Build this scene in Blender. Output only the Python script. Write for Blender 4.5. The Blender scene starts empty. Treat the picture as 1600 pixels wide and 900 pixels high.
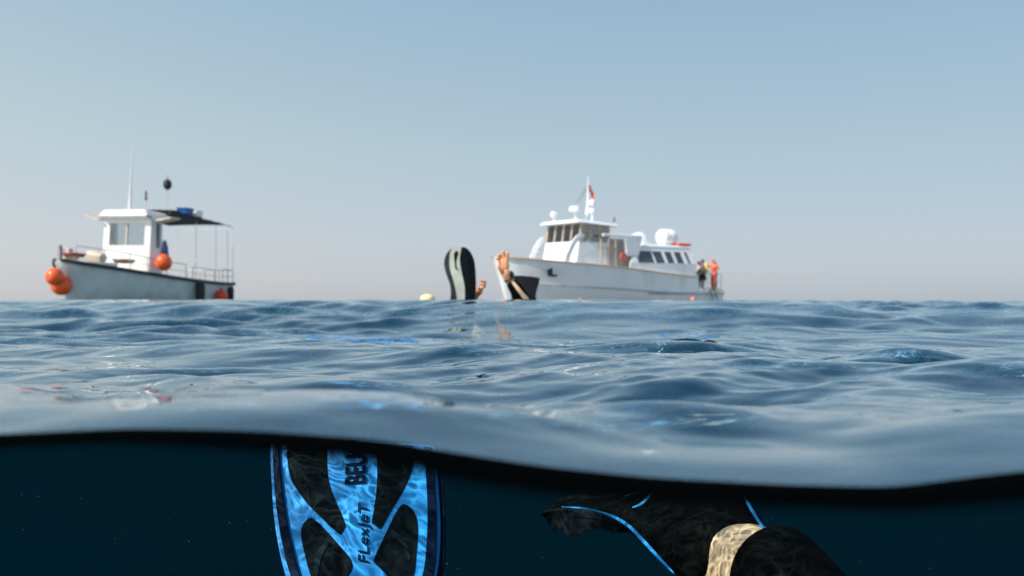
import bpy, bmesh, math, random
import numpy as np
from mathutils import Vector, Matrix

random.seed(7)
rng = np.random.default_rng(11)
C = bpy.context.scene.collection
sc = bpy.context.scene

# ---------------------------------------------------------------- camera
H = 0.10            # lens height above mean water (m)
F = 1200.0          # focal length in pixels of the 1600 px wide photograph
HOR = 470.0         # image row of the horizon
cam_d = bpy.data.cameras.new('camera')
cam = bpy.data.objects.new('camera', cam_d); C.objects.link(cam)
cam.location = (0, 0, H)
cam.rotation_euler = (math.radians(90), 0, 0)
cam_d.sensor_width = 36.0
cam_d.lens = 36.0 * F / 1600.0
cam_d.shift_y = (HOR - 450.0) / 1600.0
cam_d.clip_start = 0.02
cam_d.clip_end = 20000
cam_d.dof.use_dof = True
cam_d.dof.focus_distance = 1.05
cam_d.dof.aperture_fstop = 6.3
sc.camera = cam

# ---------------------------------------------------------------- sky + sun
SUN = Vector((-0.58, -0.46, 0.66)).normalized()      # direction towards the sun
w = bpy.data.worlds.new('World'); sc.world = w; w.use_nodes = True
nt = w.node_tree; bg = nt.nodes['Background']
sky = nt.nodes.new('ShaderNodeTexSky'); sky.sky_type = 'NISHITA'
sky.sun_disc = False
sky.sun_elevation = math.asin(SUN.z)
sky.sun_rotation = math.atan2(SUN.x, SUN.y)
sky.altitude = 0; sky.air_density = 1.0; sky.dust_density = 1.2; sky.ozone_density = 1.0
# summer sea haze: the sky pales evenly towards the horizon all the way round
gtc = nt.nodes.new('ShaderNodeTexCoord'); sep = nt.nodes.new('ShaderNodeSeparateXYZ'); nt.links.new(gtc.outputs['Generated'], sep.inputs[0])
ramp = nt.nodes.new('ShaderNodeValToRGB'); nt.links.new(sep.outputs['Z'], ramp.inputs[0])
K = 1.0 / (0.10 * 1.32)
stops = [(0.0, (0.525, 0.570, 0.650)), (0.07, (0.515, 0.575, 0.660)), (0.18, (0.445, 0.580, 0.655)), (0.36, (0.315, 0.49, 0.65)), (0.7, (0.17, 0.32, 0.56)), (1.0, (0.12, 0.26, 0.50))]
while len(ramp.color_ramp.elements) < len(stops): ramp.color_ramp.elements.new(0.5)
for e, (p_, c_) in zip(ramp.color_ramp.elements, stops): e.position = p_; e.color = (*c_, 1)
sc1 = nt.nodes.new('ShaderNodeVectorMath'); sc1.operation = 'SCALE'; sc1.inputs['Scale'].default_value = K; nt.links.new(ramp.outputs[0], sc1.inputs[0])
mixs = nt.nodes.new('ShaderNodeMix'); mixs.data_type = 'RGBA'; mixs.inputs[0].default_value = 0.80
# forward scattering: the haze is brighter and whiter on the sun's side
dts = nt.nodes.new('ShaderNodeVectorMath'); dts.operation = 'DOT_PRODUCT'; nt.links.new(gtc.outputs['Generated'], dts.inputs[0]); dts.inputs[1].default_value = tuple(SUN)
gr = nt.nodes.new('ShaderNodeMapRange'); gr.inputs['From Min'].default_value = -0.75; gr.inputs['From Max'].default_value = 0.15; nt.links.new(dts.outputs['Value'], gr.inputs[0])
glow = nt.nodes.new('ShaderNodeMix'); glow.data_type = 'RGBA'; glow.inputs[6].default_value = (0.83, 0.87, 0.90, 1); glow.inputs[7].default_value = (1.22, 1.12, 1.02, 1); nt.links.new(gr.outputs[0], glow.inputs[0])
mlt = nt.nodes.new('ShaderNodeVectorMath'); mlt.operation = 'MULTIPLY'; nt.links.new(sc1.outputs[0], mlt.inputs[0]); nt.links.new(glow.outputs[2], mlt.inputs[1])
nt.links.new(sky.outputs[0], mixs.inputs[6]); nt.links.new(mlt.outputs[0], mixs.inputs[7])
below = nt.nodes.new('ShaderNodeMath'); below.operation = 'GREATER_THAN'; below.inputs[1].default_value = -0.01; nt.links.new(sep.outputs['Z'], below.inputs[0])
mixb = nt.nodes.new('ShaderNodeMix'); mixb.data_type = 'RGBA'; nt.links.new(below.outputs[0], mixb.inputs[0])
mixb.inputs[6].default_value = (0.01, 0.10, 0.16, 1); nt.links.new(mixs.outputs[2], mixb.inputs[7])
nt.links.new(mixb.outputs[2], bg.inputs[0])
bg.inputs[1].default_value = 0.10
sd = bpy.data.lights.new('sun', 'SUN'); sd.energy = 3.6; sd.angle = math.radians(0.5); sd.color = (1, 0.93, 0.84)
so = bpy.data.objects.new('sun', sd); C.objects.link(so)
so.rotation_euler = (-SUN).to_track_quat('-Z', 'Y').to_euler()
so.location = (-20, -12, 30)
sc.view_settings.view_transform = 'Standard'; sc.view_settings.look = 'None'
sc.view_settings.exposure = 0.45; sc.view_settings.gamma = 1.0
sc.view_settings.use_curve_mapping = False
sc.cycles.max_bounces = 8; sc.cycles.transparent_max_bounces = 12

# ---------------------------------------------------------------- materials
def mat(name, col, rough=0.5, var=0.12, scale=6.0, bump=0.0, bscale=40.0, metal=0.0, dirt=None, dirt_amt=0.0, dscale=2.0, spec=0.5, coat=0.0):
    m = bpy.data.materials.new(name); m.use_nodes = True
    n = m.node_tree.nodes; l = m.node_tree.links; p = n['Principled BSDF']
    tc = n.new('ShaderNodeTexCoord'); nz = n.new('ShaderNodeTexNoise')
    nz.inputs['Scale'].default_value = scale; nz.inputs['Detail'].default_value = 6
    l.new(tc.outputs['Object'], nz.inputs['Vector'])
    r = n.new('ShaderNodeValToRGB')
    r.color_ramp.elements[0].position = 0.3; r.color_ramp.elements[1].position = 0.7
    r.color_ramp.elements[0].color = (*[c * (1 - var) for c in col], 1)
    r.color_ramp.elements[1].color = (*[min(1, c * (1 + var)) for c in col], 1)
    l.new(nz.outputs['Fac'], r.inputs[0]); out = r.outputs[0]
    if dirt:
        n2 = n.new('ShaderNodeTexNoise'); n2.inputs['Scale'].default_value = dscale; n2.inputs['Detail'].default_value = 8
        mp = n.new('ShaderNodeMapping'); mp.inputs['Scale'].default_value = (1, 1, 0.35)
        l.new(tc.outputs['Object'], mp.inputs[0]); l.new(mp.outputs[0], n2.inputs['Vector'])
        r2 = n.new('ShaderNodeValToRGB'); r2.color_ramp.elements[0].position = 0.5; r2.color_ramp.elements[1].position = 0.72
        r2.color_ramp.elements[0].color = (0, 0, 0, 1); r2.color_ramp.elements[1].color = (dirt_amt,) * 3 + (1,)
        l.new(n2.outputs['Fac'], r2.inputs[0])
        mx = n.new('ShaderNodeMix'); mx.data_type = 'RGBA'
        l.new(r2.outputs[0], mx.inputs[0]); l.new(out, mx.inputs[6]); mx.inputs[7].default_value = (*dirt, 1); out = mx.outputs[2]
    l.new(out, p.inputs['Base Color'])
    p.inputs['Roughness'].default_value = rough; p.inputs['Metallic'].default_value = metal
    p.inputs['Specular IOR Level'].default_value = spec; p.inputs['Coat Weight'].default_value = coat
    if bump > 0:
        nb = n.new('ShaderNodeTexNoise'); nb.inputs['Scale'].default_value = bscale; nb.inputs['Detail'].default_value = 5
        l.new(tc.outputs['Object'], nb.inputs['Vector'])
        b = n.new('ShaderNodeBump'); b.inputs['Strength'].default_value = bump; b.inputs['Distance'].default_value = 0.01
        l.new(nb.outputs['Fac'], b.inputs['Height']); l.new(b.outputs[0], p.inputs['Normal'])
    return m

def glass_mat(name, col=(0.80, 0.83, 0.84), op=0.35):
    m = bpy.data.materials.new(name); m.use_nodes = True
    n = m.node_tree.nodes; l = m.node_tree.links; n.clear()
    o = n.new('ShaderNodeOutputMaterial'); t = n.new('ShaderNodeBsdfTransparent'); t.inputs[0].default_value = (*col, 1)
    g = n.new('ShaderNodeBsdfGlossy'); g.inputs['Roughness'].default_value = 0.05
    f = n.new('ShaderNodeFresnel'); f.inputs[0].default_value = 1.5
    a = n.new('ShaderNodeMath'); a.operation = 'ADD'; a.inputs[1].default_value = op * 0.3; a.use_clamp = True
    l.new(f.outputs[0], a.inputs[0]); mx = n.new('ShaderNodeMixShader')
    l.new(a.outputs[0], mx.inputs[0]); l.new(t.outputs[0], mx.inputs[1]); l.new(g.outputs[0], mx.inputs[2]); l.new(mx.outputs[0], o.inputs[0])
    return m

M = {}
M['white'] = mat('white_gelcoat', (0.80, 0.79, 0.76), 0.35, 0.04, 2.0, dirt=(0.45, 0.40, 0.33), dirt_amt=0.35)
M['yacht'] = mat('yacht_white_paint', (0.88, 0.89, 0.88), 0.3, 0.03, 1.0, dirt=(0.55, 0.50, 0.42), dirt_amt=0.4, dscale=1.1)
M['hull'] = mat('weathered_grey_hull_paint', (0.60, 0.70, 0.68), 0.45, 0.10, 2.2, bump=0.1, bscale=6, dirt=(0.50, 0.42, 0.32), dirt_amt=0.75, dscale=1.6)
M['bow'] = mat('pale_bow', (0.74, 0.72, 0.68), 0.5, 0.08, 3)
M['gunwale'] = mat('dark_green_gunwale', (0.012, 0.035, 0.04), 0.6, 0.3, 5)
M['cream'] = mat('cream_paint', (0.62, 0.52, 0.40), 0.5, 0.1)
M['beige'] = mat('beige_wood_trim', (0.55, 0.42, 0.30), 0.5, 0.15)
M['inside'] = mat('grey_cabin_lining', (0.50, 0.47, 0.44), 0.7, 0.2)  # one even warm grey for linings and consoles
M['awning'] = mat('dark_shade_net', (0.018, 0.024, 0.032), 0.9, 0.3, 12, bump=0.3)
M['steel'] = mat('stainless_rail', (0.45, 0.47, 0.48), 0.5, 0.1, metal=0.2)
M['glass'] = glass_mat('cabin_glass')
M['dglass'] = mat('dark_tinted_glass', (0.07, 0.09, 0.105), 0.15, 0.2)
M['orange'] = mat('orange_buoy_vinyl', (0.95, 0.13, 0.02), 0.35, 0.08, 8, dirt=(0.5, 0.1, 0.03), dirt_amt=0.4, dscale=9)
M['red'] = mat('red_buoy_vinyl', (0.90, 0.07, 0.03), 0.4, 0.15, 8)
M['rubber'] = mat('black_rubber', (0.008, 0.009, 0.010), 0.2, 0.3, 12, bump=0.15)
M['tyre'] = mat('fender_rubber', (0.02, 0.024, 0.026), 0.7, 0.3, 12)
M['blue'] = mat('blue_plastic', (0.02, 0.14, 0.45), 0.4, 0.15)
M['cloth_blue'] = mat('blue_cloth', (0.03, 0.15, 0.38), 0.9, 0.25)
M['rope'] = mat('brown_rope', (0.30, 0.19, 0.11), 0.9, 0.3, 30)
M['skin'] = mat('warm_skin', (0.78, 0.36, 0.18), 0.5, 0.08, 20)  # one even warm orange skin tone
M['tan'] = mat('tanned_skin', (0.22, 0.11, 0.07), 0.5, 0.1, 20)
M['pale'] = mat('pale_ankle_skin', (0.95, 0.60, 0.36), 0.6, 0.10, 26, spec=0.1, bump=0.15, bscale=60)
M['hair'] = mat('dark_hair', (0.02, 0.015, 0.012), 0.6, 0.2)
M['shirt'] = mat('mauve_shirt', (0.50, 0.40, 0.44), 0.9, 0.15)
M['black'] = mat('black_fabric', (0.012, 0.012, 0.014), 0.8, 0.2)
M['vest'] = mat('orange_life_vest', (0.90, 0.09, 0.02), 0.7, 0.15)
M['vestred'] = mat('red_trousers', (0.60, 0.03, 0.02), 0.7, 0.15)
M['yellow'] = mat('yellow_plastic', (0.85, 0.62, 0.10), 0.5, 0.1)
M['paleyellow'] = mat('pale_yellow_foam', (0.95, 0.72, 0.38), 0.7, 0.1)
M['finblack'] = mat('black_fin_rubber', (0.008, 0.011, 0.014), 0.5, 0.3, 18, bump=0.2, bscale=60, spec=0.1)
M['fincream'] = mat('silver_grey_fin_stripe', (0.50, 0.53, 0.45), 0.6, 0.12, 14)
M['fingrey'] = mat('grey_fin_rail', (0.022, 0.025, 0.028), 0.5, 0.3, 14, spec=0.2)
M['neoprene'] = mat('black_neoprene', (0.0035, 0.004, 0.0038), 0.8, 0.5, 30, bump=0.9, bscale=38, spec=0.05)
M['finblue'] = mat('bright_blue_fin_plastic', (0.032, 0.34, 0.82), 0.45, 0.14, 14, spec=0.15, bump=0.1)
M['wetblue'] = mat('wet_blue_plastic', (0.03, 0.17, 0.42), 0.15, 0.3, 30)
M['fininset'] = mat('black_fin_inset_rubber', (0.0045, 0.0090, 0.0120), 0.7, 0.6, 30, bump=0.3, bscale=70, spec=0.06)
M['finprint'] = mat('navy_fin_print', (0.003, 0.010, 0.028), 0.5, 0.1, spec=0.05)
M['finmark'] = mat('dark_grey_moulding', (0.012, 0.022, 0.028), 0.7, 0.2, spec=0.05)
M['menis'] = mat('water_lip_dark', (0.0004, 0.0010, 0.0014), 1.0, 0.1, spec=0.02)
M['speck'] = mat('suspended_particles', (0.05, 0.13, 0.15), 0.9, 0.2)

# deep water
def deep_mat():
    m = bpy.data.materials.new('deep_water_dark_teal'); m.use_nodes = True
    n = m.node_tree.nodes; l = m.node_tree.links; p = n['Principled BSDF']
    tc = n.new('ShaderNodeTexCoord'); nz = n.new('ShaderNodeTexNoise'); nz.inputs['Scale'].default_value = 0.006; nz.inputs['Detail'].default_value = 3
    l.new(tc.outputs['Object'], nz.inputs['Vector'])
    r = n.new('ShaderNodeValToRGB'); r.color_ramp.elements[0].position = 0.35; r.color_ramp.elements[1].position = 0.65
    r.color_ramp.elements[0].color = (0.0009, 0.0135, 0.0225, 1); r.color_ramp.elements[1].color = (0.0010, 0.0170, 0.0285, 1)
    l.new(nz.outputs['Fac'], r.inputs[0]); l.new(r.outputs[0], p.inputs['Base Color'])
    p.inputs['Roughness'].default_value = 1; p.inputs['Specular IOR Level'].default_value = 0
    return m
M['deep'] = deep_mat()

def water_mat():
    m = bpy.data.materials.new('sea_water_surface'); m.use_nodes = True
    n = m.node_tree.nodes; l = m.node_tree.links; n.clear()
    o = n.new('ShaderNodeOutputMaterial')
    geo = n.new('ShaderNodeNewGeometry')
    # fine ripples as relief
    mp = n.new('ShaderNodeMapping'); mp.inputs['Scale'].default_value = (1.0, 1.3, 1.0); l.new(geo.outputs['Position'], mp.inputs[0])
    n1 = n.new('ShaderNodeTexNoise'); n1.inputs['Scale'].default_value = 14; n1.inputs['Detail'].default_value = 1; n1.inputs['Distortion'].default_value = 0.6
    l.new(mp.outputs[0], n1.inputs['Vector'])
    b = n.new('ShaderNodeBump'); b.inputs['Strength'].default_value = 0.12; b.inputs['Distance'].default_value = 0.006
    l.new(n1.outputs['Fac'], b.inputs['Height'])
    gl = n.new('ShaderNodeBsdfGlossy'); gl.inputs['Roughness'].default_value = 0.03; gl.inputs['Color'].default_value = (0.93, 0.98, 1, 1)
    l.new(b.outputs[0], gl.inputs['Normal'])
    # Fresnel reflectance of water, the same from either side of the sheet
    dt = n.new('ShaderNodeVectorMath'); dt.operation = 'DOT_PRODUCT'; l.new(geo.outputs['Incoming'], dt.inputs[0]); l.new(b.outputs[0], dt.inputs[1])
    ab = n.new('ShaderNodeMath'); ab.operation = 'ABSOLUTE'; l.new(dt.outputs['Value'], ab.inputs[0])
    om = n.new('ShaderNodeMath'); om.operation = 'SUBTRACT'; om.inputs[0].default_value = 1.0; om.use_clamp = True; l.new(ab.outputs[0], om.inputs[1])
    p5 = n.new('ShaderNodeMath'); p5.operation = 'POWER'; p5.inputs[1].default_value = 3.1; l.new(om.outputs[0], p5.inputs[0])
    fr = n.new('ShaderNodeMath'); fr.operation = 'MULTIPLY_ADD'; fr.inputs[1].default_value = 0.98; fr.inputs[2].default_value = 0.02; l.new(p5.outputs[0], fr.inputs[0])
    df = n.new('ShaderNodeBsdfDiffuse'); df.inputs[0].default_value = (0.0002, 0.029, 0.056, 1)
    # caustics painted into the transmission colour: bright web, dim cells
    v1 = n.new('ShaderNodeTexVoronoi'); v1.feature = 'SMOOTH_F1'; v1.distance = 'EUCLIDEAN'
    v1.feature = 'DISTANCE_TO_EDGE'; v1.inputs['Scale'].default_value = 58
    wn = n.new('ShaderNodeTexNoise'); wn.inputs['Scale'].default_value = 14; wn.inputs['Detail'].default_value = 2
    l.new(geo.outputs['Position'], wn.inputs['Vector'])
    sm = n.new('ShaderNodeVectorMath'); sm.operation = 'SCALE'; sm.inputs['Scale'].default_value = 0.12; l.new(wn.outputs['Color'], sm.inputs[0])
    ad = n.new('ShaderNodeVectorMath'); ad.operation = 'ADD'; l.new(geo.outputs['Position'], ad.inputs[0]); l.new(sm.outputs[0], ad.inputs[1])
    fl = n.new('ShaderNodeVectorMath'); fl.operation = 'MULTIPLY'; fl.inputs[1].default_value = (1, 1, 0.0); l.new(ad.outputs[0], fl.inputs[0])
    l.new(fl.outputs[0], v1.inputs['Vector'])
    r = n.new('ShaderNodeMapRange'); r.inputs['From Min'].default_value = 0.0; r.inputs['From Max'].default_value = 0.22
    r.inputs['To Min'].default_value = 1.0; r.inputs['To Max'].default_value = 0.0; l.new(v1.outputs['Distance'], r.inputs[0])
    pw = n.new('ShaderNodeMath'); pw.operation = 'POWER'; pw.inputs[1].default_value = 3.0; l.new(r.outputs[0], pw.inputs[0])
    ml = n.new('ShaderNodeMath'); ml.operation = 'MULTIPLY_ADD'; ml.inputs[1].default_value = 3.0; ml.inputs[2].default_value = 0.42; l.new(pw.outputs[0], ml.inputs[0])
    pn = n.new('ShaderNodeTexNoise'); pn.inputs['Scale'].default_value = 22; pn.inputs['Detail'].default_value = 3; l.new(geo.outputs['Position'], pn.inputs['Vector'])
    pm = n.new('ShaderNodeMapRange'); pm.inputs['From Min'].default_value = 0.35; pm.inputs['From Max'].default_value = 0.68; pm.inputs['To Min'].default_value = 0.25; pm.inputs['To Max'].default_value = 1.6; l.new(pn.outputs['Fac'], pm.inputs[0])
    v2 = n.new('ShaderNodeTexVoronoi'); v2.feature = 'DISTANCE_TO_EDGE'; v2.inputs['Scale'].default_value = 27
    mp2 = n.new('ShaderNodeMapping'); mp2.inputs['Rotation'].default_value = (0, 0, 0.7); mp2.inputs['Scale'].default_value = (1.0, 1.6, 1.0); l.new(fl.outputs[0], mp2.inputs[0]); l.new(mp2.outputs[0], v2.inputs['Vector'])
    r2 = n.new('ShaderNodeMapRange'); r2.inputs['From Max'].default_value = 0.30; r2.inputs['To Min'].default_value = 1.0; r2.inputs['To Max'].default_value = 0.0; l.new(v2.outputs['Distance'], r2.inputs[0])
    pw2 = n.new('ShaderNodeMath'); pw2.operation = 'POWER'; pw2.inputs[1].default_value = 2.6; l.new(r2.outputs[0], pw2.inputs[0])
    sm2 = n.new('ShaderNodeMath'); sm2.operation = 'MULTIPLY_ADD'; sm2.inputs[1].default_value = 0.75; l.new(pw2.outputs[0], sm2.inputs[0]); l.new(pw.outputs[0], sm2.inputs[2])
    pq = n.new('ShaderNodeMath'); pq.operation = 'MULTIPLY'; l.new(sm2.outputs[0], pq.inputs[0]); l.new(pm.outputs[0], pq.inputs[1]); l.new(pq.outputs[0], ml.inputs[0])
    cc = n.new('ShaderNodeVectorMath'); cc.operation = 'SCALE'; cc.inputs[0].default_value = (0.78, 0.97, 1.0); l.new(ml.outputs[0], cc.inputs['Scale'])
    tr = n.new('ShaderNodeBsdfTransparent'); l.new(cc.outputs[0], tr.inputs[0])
    m1 = n.new('ShaderNodeMixShader'); m1.inputs[0].default_value = 0.34
    l.new(df.outputs[0], m1.inputs[1]); l.new(tr.outputs[0], m1.inputs[2])
    m2 = n.new('ShaderNodeMixShader'); l.new(fr.outputs[0], m2.inputs[0]); l.new(m1.outputs[0], m2.inputs[1]); l.new(gl.outputs[0], m2.inputs[2])
    l.new(m2.outputs[0], o.inputs[0])
    return m
M['water'] = water_mat()

# ---------------------------------------------------------------- helpers
def at(px, py, d):
    """point d metres ahead that the photograph shows at (px, py)"""
    return Vector(((px - 800.0) / F * d, d, H + (HOR - py) / F * d))

def link_mesh(name, verts, faces, m, parent=None, smooth=False, mats=None, idx=None):
    me = bpy.data.meshes.new(name); me.from_pydata([tuple(v) for v in verts], [], faces); me.update()
    if mats:
        for x in mats: me.materials.append(x)
        if idx is not None: me.polygons.foreach_set('material_index', idx)
    elif m: me.materials.append(m)
    if smooth: me.polygons.foreach_set('use_smooth', [True] * len(me.polygons))
    o = bpy.data.objects.new(name, me); C.objects.link(o); o.parent = parent
    return o

class MB:
    def __init__(s): s.v = []; s.f = []
    def add(s, vs, fs):
        b = len(s.v); s.v += [Vector(v) for v in vs]; s.f += [tuple(i + b for i in f) for f in fs]; return s
    def box(s, c, size, rot=None, taper=1.0):
        hx, hy, hz = [q / 2 for q in size]; R = rot if rot else Matrix.Identity(3); c = Vector(c); vs = []
        for z in (-1, 1):
            t = taper if z > 0 else 1
            for x, y in ((-1, -1), (1, -1), (1, 1), (-1, 1)): vs.append(c + R @ Vector((x * hx * t, y * hy * t, z * hz)))
        return s.add(vs, [(3, 2, 1, 0), (4, 5, 6, 7), (0, 1, 5, 4), (1, 2, 6, 5), (2, 3, 7, 6), (3, 0, 4, 7)])
    def hexa(s, p):   # 8 points: bottom 4, top 4
        return s.add(p, [(3, 2, 1, 0), (4, 5, 6, 7), (0, 1, 5, 4), (1, 2, 6, 5), (2, 3, 7, 6), (3, 0, 4, 7)])
    def tube(s, pts, r, n=8):
        pts = [Vector(p) for p in pts]; rs = r if isinstance(r, (list, tuple)) else [r] * len(pts); vs = []; fs = []
        for i, p in enumerate(pts):
            d = (pts[min(i + 1, len(pts) - 1)] - pts[max(i - 1, 0)]).normalized()
            a = d.cross(Vector((0, 0, 1)))
            if a.length < 1e-3: a = d.cross(Vector((1, 0, 0)))
            a.normalize(); b = d.cross(a)
            for k in range(n):
                t = 2 * math.pi * k / n; vs.append(p + (a * math.cos(t) + b * math.sin(t)) * rs[i])
        for i in range(len(pts) - 1):
            for k in range(n):
                fs.append((i * n + k, i * n + (k + 1) % n, (i + 1) * n + (k + 1) % n, (i + 1) * n + k))
        fs.append(tuple(range(n))[::-1]); fs.append(tuple(range((len(pts) - 1) * n, len(pts) * n)))
        return s.add(vs, fs)
    def lathe(s, prof, c, n=24, axis=Matrix.Identity(3)):
        c = Vector(c); vs = []; fs = []
        for r, z in prof:
            for k in range(n):
                t = 2 * math.pi * k / n; vs.append(c + axis @ Vector((r * math.cos(t), r * math.sin(t), z)))
        for i in range(len(prof) - 1):
            for k in range(n): fs.append((i * n + k, i * n + (k + 1) % n, (i + 1) * n + (k + 1) % n, (i + 1) * n + k))
        fs.append(tuple(range(n))[::-1]); fs.append(tuple(range((len(prof) - 1) * n, len(prof) * n)))
        return s.add(vs, fs)
    def loft(s, secs, closed=True, caps=True):
        n = len(secs[0]); vs = [p for q in secs for p in q]; fs = []
        for i in range(len(secs) - 1):
            for k in range(n if closed else n - 1):
                fs.append((i * n + k, i * n + (k + 1) % n, (i + 1) * n + (k + 1) % n, (i + 1) * n + k))
        if caps: fs.append(tuple(range(n))[::-1]); fs.append(tuple(range((len(secs) - 1) * n, len(secs) * n)))
        return s.add(vs, fs)
    def build(s, name, m, parent=None, smooth=False, bevel=0.0, origin=None):
        if origin is not None:
            origin = Vector(origin); s.v = [v - origin for v in s.v]
        o = link_mesh(name, s.v, s.f, m, parent, smooth)
        bm = bmesh.new(); bm.from_mesh(o.data); bmesh.ops.recalc_face_normals(bm, faces=bm.faces); bm.to_mesh(o.data); bm.free()
        if origin is not None: o.location = origin
        if bevel > 0:
            b = o.modifiers.new('bevel', 'BEVEL'); b.width = bevel; b.segments = 3; b.limit_method = 'ANGLE'; b.angle_limit = math.radians(35)
            o.data.polygons.foreach_set('use_smooth', [True] * len(o.data.polygons))
            ws = o.modifiers.new('wn', 'WEIGHTED_NORMAL')
        if smooth and not bevel:
            o.data.set_sharp_from_angle(angle=math.radians(45))
        return o

def sphere_prof(r, h=None, n=12):
    h = h or r
    return [(max(1e-4, r * math.sin(math.pi * i / n)), -h * math.cos(math.pi * i / n)) for i in range(n + 1)]

def tag(o, label=None, cat=None, group=None, kind=None):
    if label: o['label'] = label
    if cat: o['category'] = cat
    if group: o['group'] = group
    if kind: o['kind'] = kind
    return o

def empty(name, loc, rz=0, rot=None):
    o = bpy.data.objects.new(name, None); C.objects.link(o); o.location = loc
    o.rotation_euler = rot if rot else (0, 0, rz); o.empty_display_size = 0.2
    return o

def catmull(pts, n=6, closed=True):
    pts = [Vector(p) for p in pts]; out = []; N = len(pts)
    rngs = range(N) if closed else range(N - 1)
    for i in rngs:
        if closed: a, b, c, d = pts[i - 1], pts[i], pts[(i + 1) % N], pts[(i + 2) % N]
        else: a, b, c, d = pts[max(i - 1, 0)], pts[i], pts[i + 1], pts[min(i + 2, N - 1)]
        for k in range(n):
            t = k / n
            out.append(0.5 * ((2 * b) + (c - a) * t + (2 * a - 5 * b + 4 * c - d) * t * t + (3 * b - a - 3 * c + d) * t ** 3))
    if not closed: out.append(pts[-1])
    return out

# ---------------------------------------------------------------- sea surface
def edge_z(x):
    px = np.array([-2600, -900, -300, 0, 200, 400, 600, 700, 850, 1000, 1200, 1400, 1480, 1600, 1750, 2000, 2600, 4200.])
    py = np.array([700, 710, 697, 694, 686, 690, 703, 721, 744, 760, 771, 777, 765, 751, 742, 750, 720, 700.]) - 12
    d = EY
    xs = (px - 800) / F * d; zs = H - (py - HOR) / F * d
    k = np.linspace(-0.012, 0.012, 9)      # smooth the polyline
    return np.mean([np.interp(x + q, xs, zs) for q in k], axis=0)
EY = 0.30
y1 = np.geomspace(EY, 12, 600); y2 = np.geomspace(12, 6000, 190)[1:]
ys = np.concatenate([y1, y2]); NX = 900
tt = np.linspace(-1, 1, NX)
Y = np.repeat(ys[:, None], NX, 1)
X = tt[None, :] * (Y * 1.05 + 1.2)
dxl = 2 * (Y * 1.05 + 1.2) / NX
dyl = np.gradient(ys)[:, None] * np.ones((1, NX))
cell = np.maximum(dxl, dyl)

def waves(X, Y, cell):
    wx = X + 0.10 * np.sin(1.7 * Y + 0.9 * X + 1.0) + 0.05 * np.sin(4.1 * Y - 2.3 * X) + 0.02 * np.sin(9 * X + 5 * Y)
    wy = Y + 0.12 * np.sin(1.3 * X - 0.7 * Y) + 0.06 * np.sin(3.7 * X + 2.1 * Y + 2.0) + 0.02 * np.sin(8 * X - 7 * Y)
    Z = np.zeros_like(X)
    patch = 0.5 + 0.28 * np.sin(0.9 * X + 1.1 * Y + 0.4) + 0.22 * np.sin(2.3 * X - 1.3 * Y + 2.2)
    r = np.random.default_rng(5)
    def band(lo, hi, n, slope, mean, spread, sharp, pt):
        nonlocal Z
        for i in range(n):
            lam = lo * (hi / lo) ** r.random(); k = 2 * math.pi / lam
            a = r.normal(mean, spread); s = slope / math.sqrt(n) * (0.6 + 0.8 * r.random()); amp = s / k * 1.41
            fade = np.clip((lam / cell - 3.0) / 4.0, 0, 1)
            ph = k * (wx * math.cos(a) + wy * math.sin(a)) + r.random() * 6.28
            sn = np.sin(ph)
            sn = np.sin(ph + 0.5 * np.sin(ph)); hgt = (1 - sharp) * sn + sharp * (1.27 - 2 * np.abs(np.sin(ph / 2)))
            Z += amp * hgt * fade * (pt * patch * 1.6 + (1 - pt))
    band(0.035, 0.12, 30, 0.080, 1.5, 0.5, 0.15, 1.0)
    band(0.18, 0.60, 22, 0.180, 1.5, 0.40, 0.40, 0.75)
    band(0.45, 1.4, 14, 0.050, 1.4, 0.4, 0.35, 0.4)
    band(1.8, 5.5, 8, 0.035, 1.45, 0.45, 0.2, 0.0)
    return Z
Z = waves(X, Y, cell)
near = np.clip((Y - EY) / 0.6, 0, 1); near = near * near * (3 - 2 * near)
ez = edge_z(X / (1 + (Y - EY) * 0.9))
nw = np.clip((Y - EY) / 0.15, 0, 1); Z = Z * (0.05 + 0.95 * nw) * (1 + 0.9 * np.clip((Y - 1.6) / 5, 0, 1)) * np.where(Y > 12, np.clip(1.0 - (Y - 12) / 60, 0.25, 1), 1) + (1 - near) * ez
# waves never rise above the lens line by more than a hand's breadth
wob = 0.012 * np.sin(2.1 * X + 0.6) + 0.009 * np.sin(5.3 * X + 2.0) + 0.005 * np.sin(11.0 * X + 3 * Y)
Z = Z + (0.088 + wob) * np.exp(-((Y - 4.2 + 0.18 * X + 0.12 * np.sin(1.9 * X)) / 0.75) ** 2) + (0.06 + wob) * np.exp(-((Y - 9.5 - 0.22 * X) / 1.6) ** 2)
cap = H + 0.0022 * Y
Z = np.where(Z > cap - 0.03, cap - 0.03 + 0.03 * np.tanh((Z - cap + 0.03) / 0.03), Z)
Z[Y > 300] = 0
n_r = len(ys)
def surf(x, y):
    i = int(np.clip(np.searchsorted(ys, y), 0, n_r - 1)); j = int(np.clip((x / (ys[i] * 1.05 + 1.2) + 1) / 2 * (NX - 1), 0, NX - 1)); return float(Z[i, j])
vi = np.arange(n_r * NX).reshape(n_r, NX)
quads = np.stack([vi[:-1, :-1], vi[:-1, 1:], vi[1:, 1:], vi[1:, :-1]], -1).reshape(-1, 4)
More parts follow.
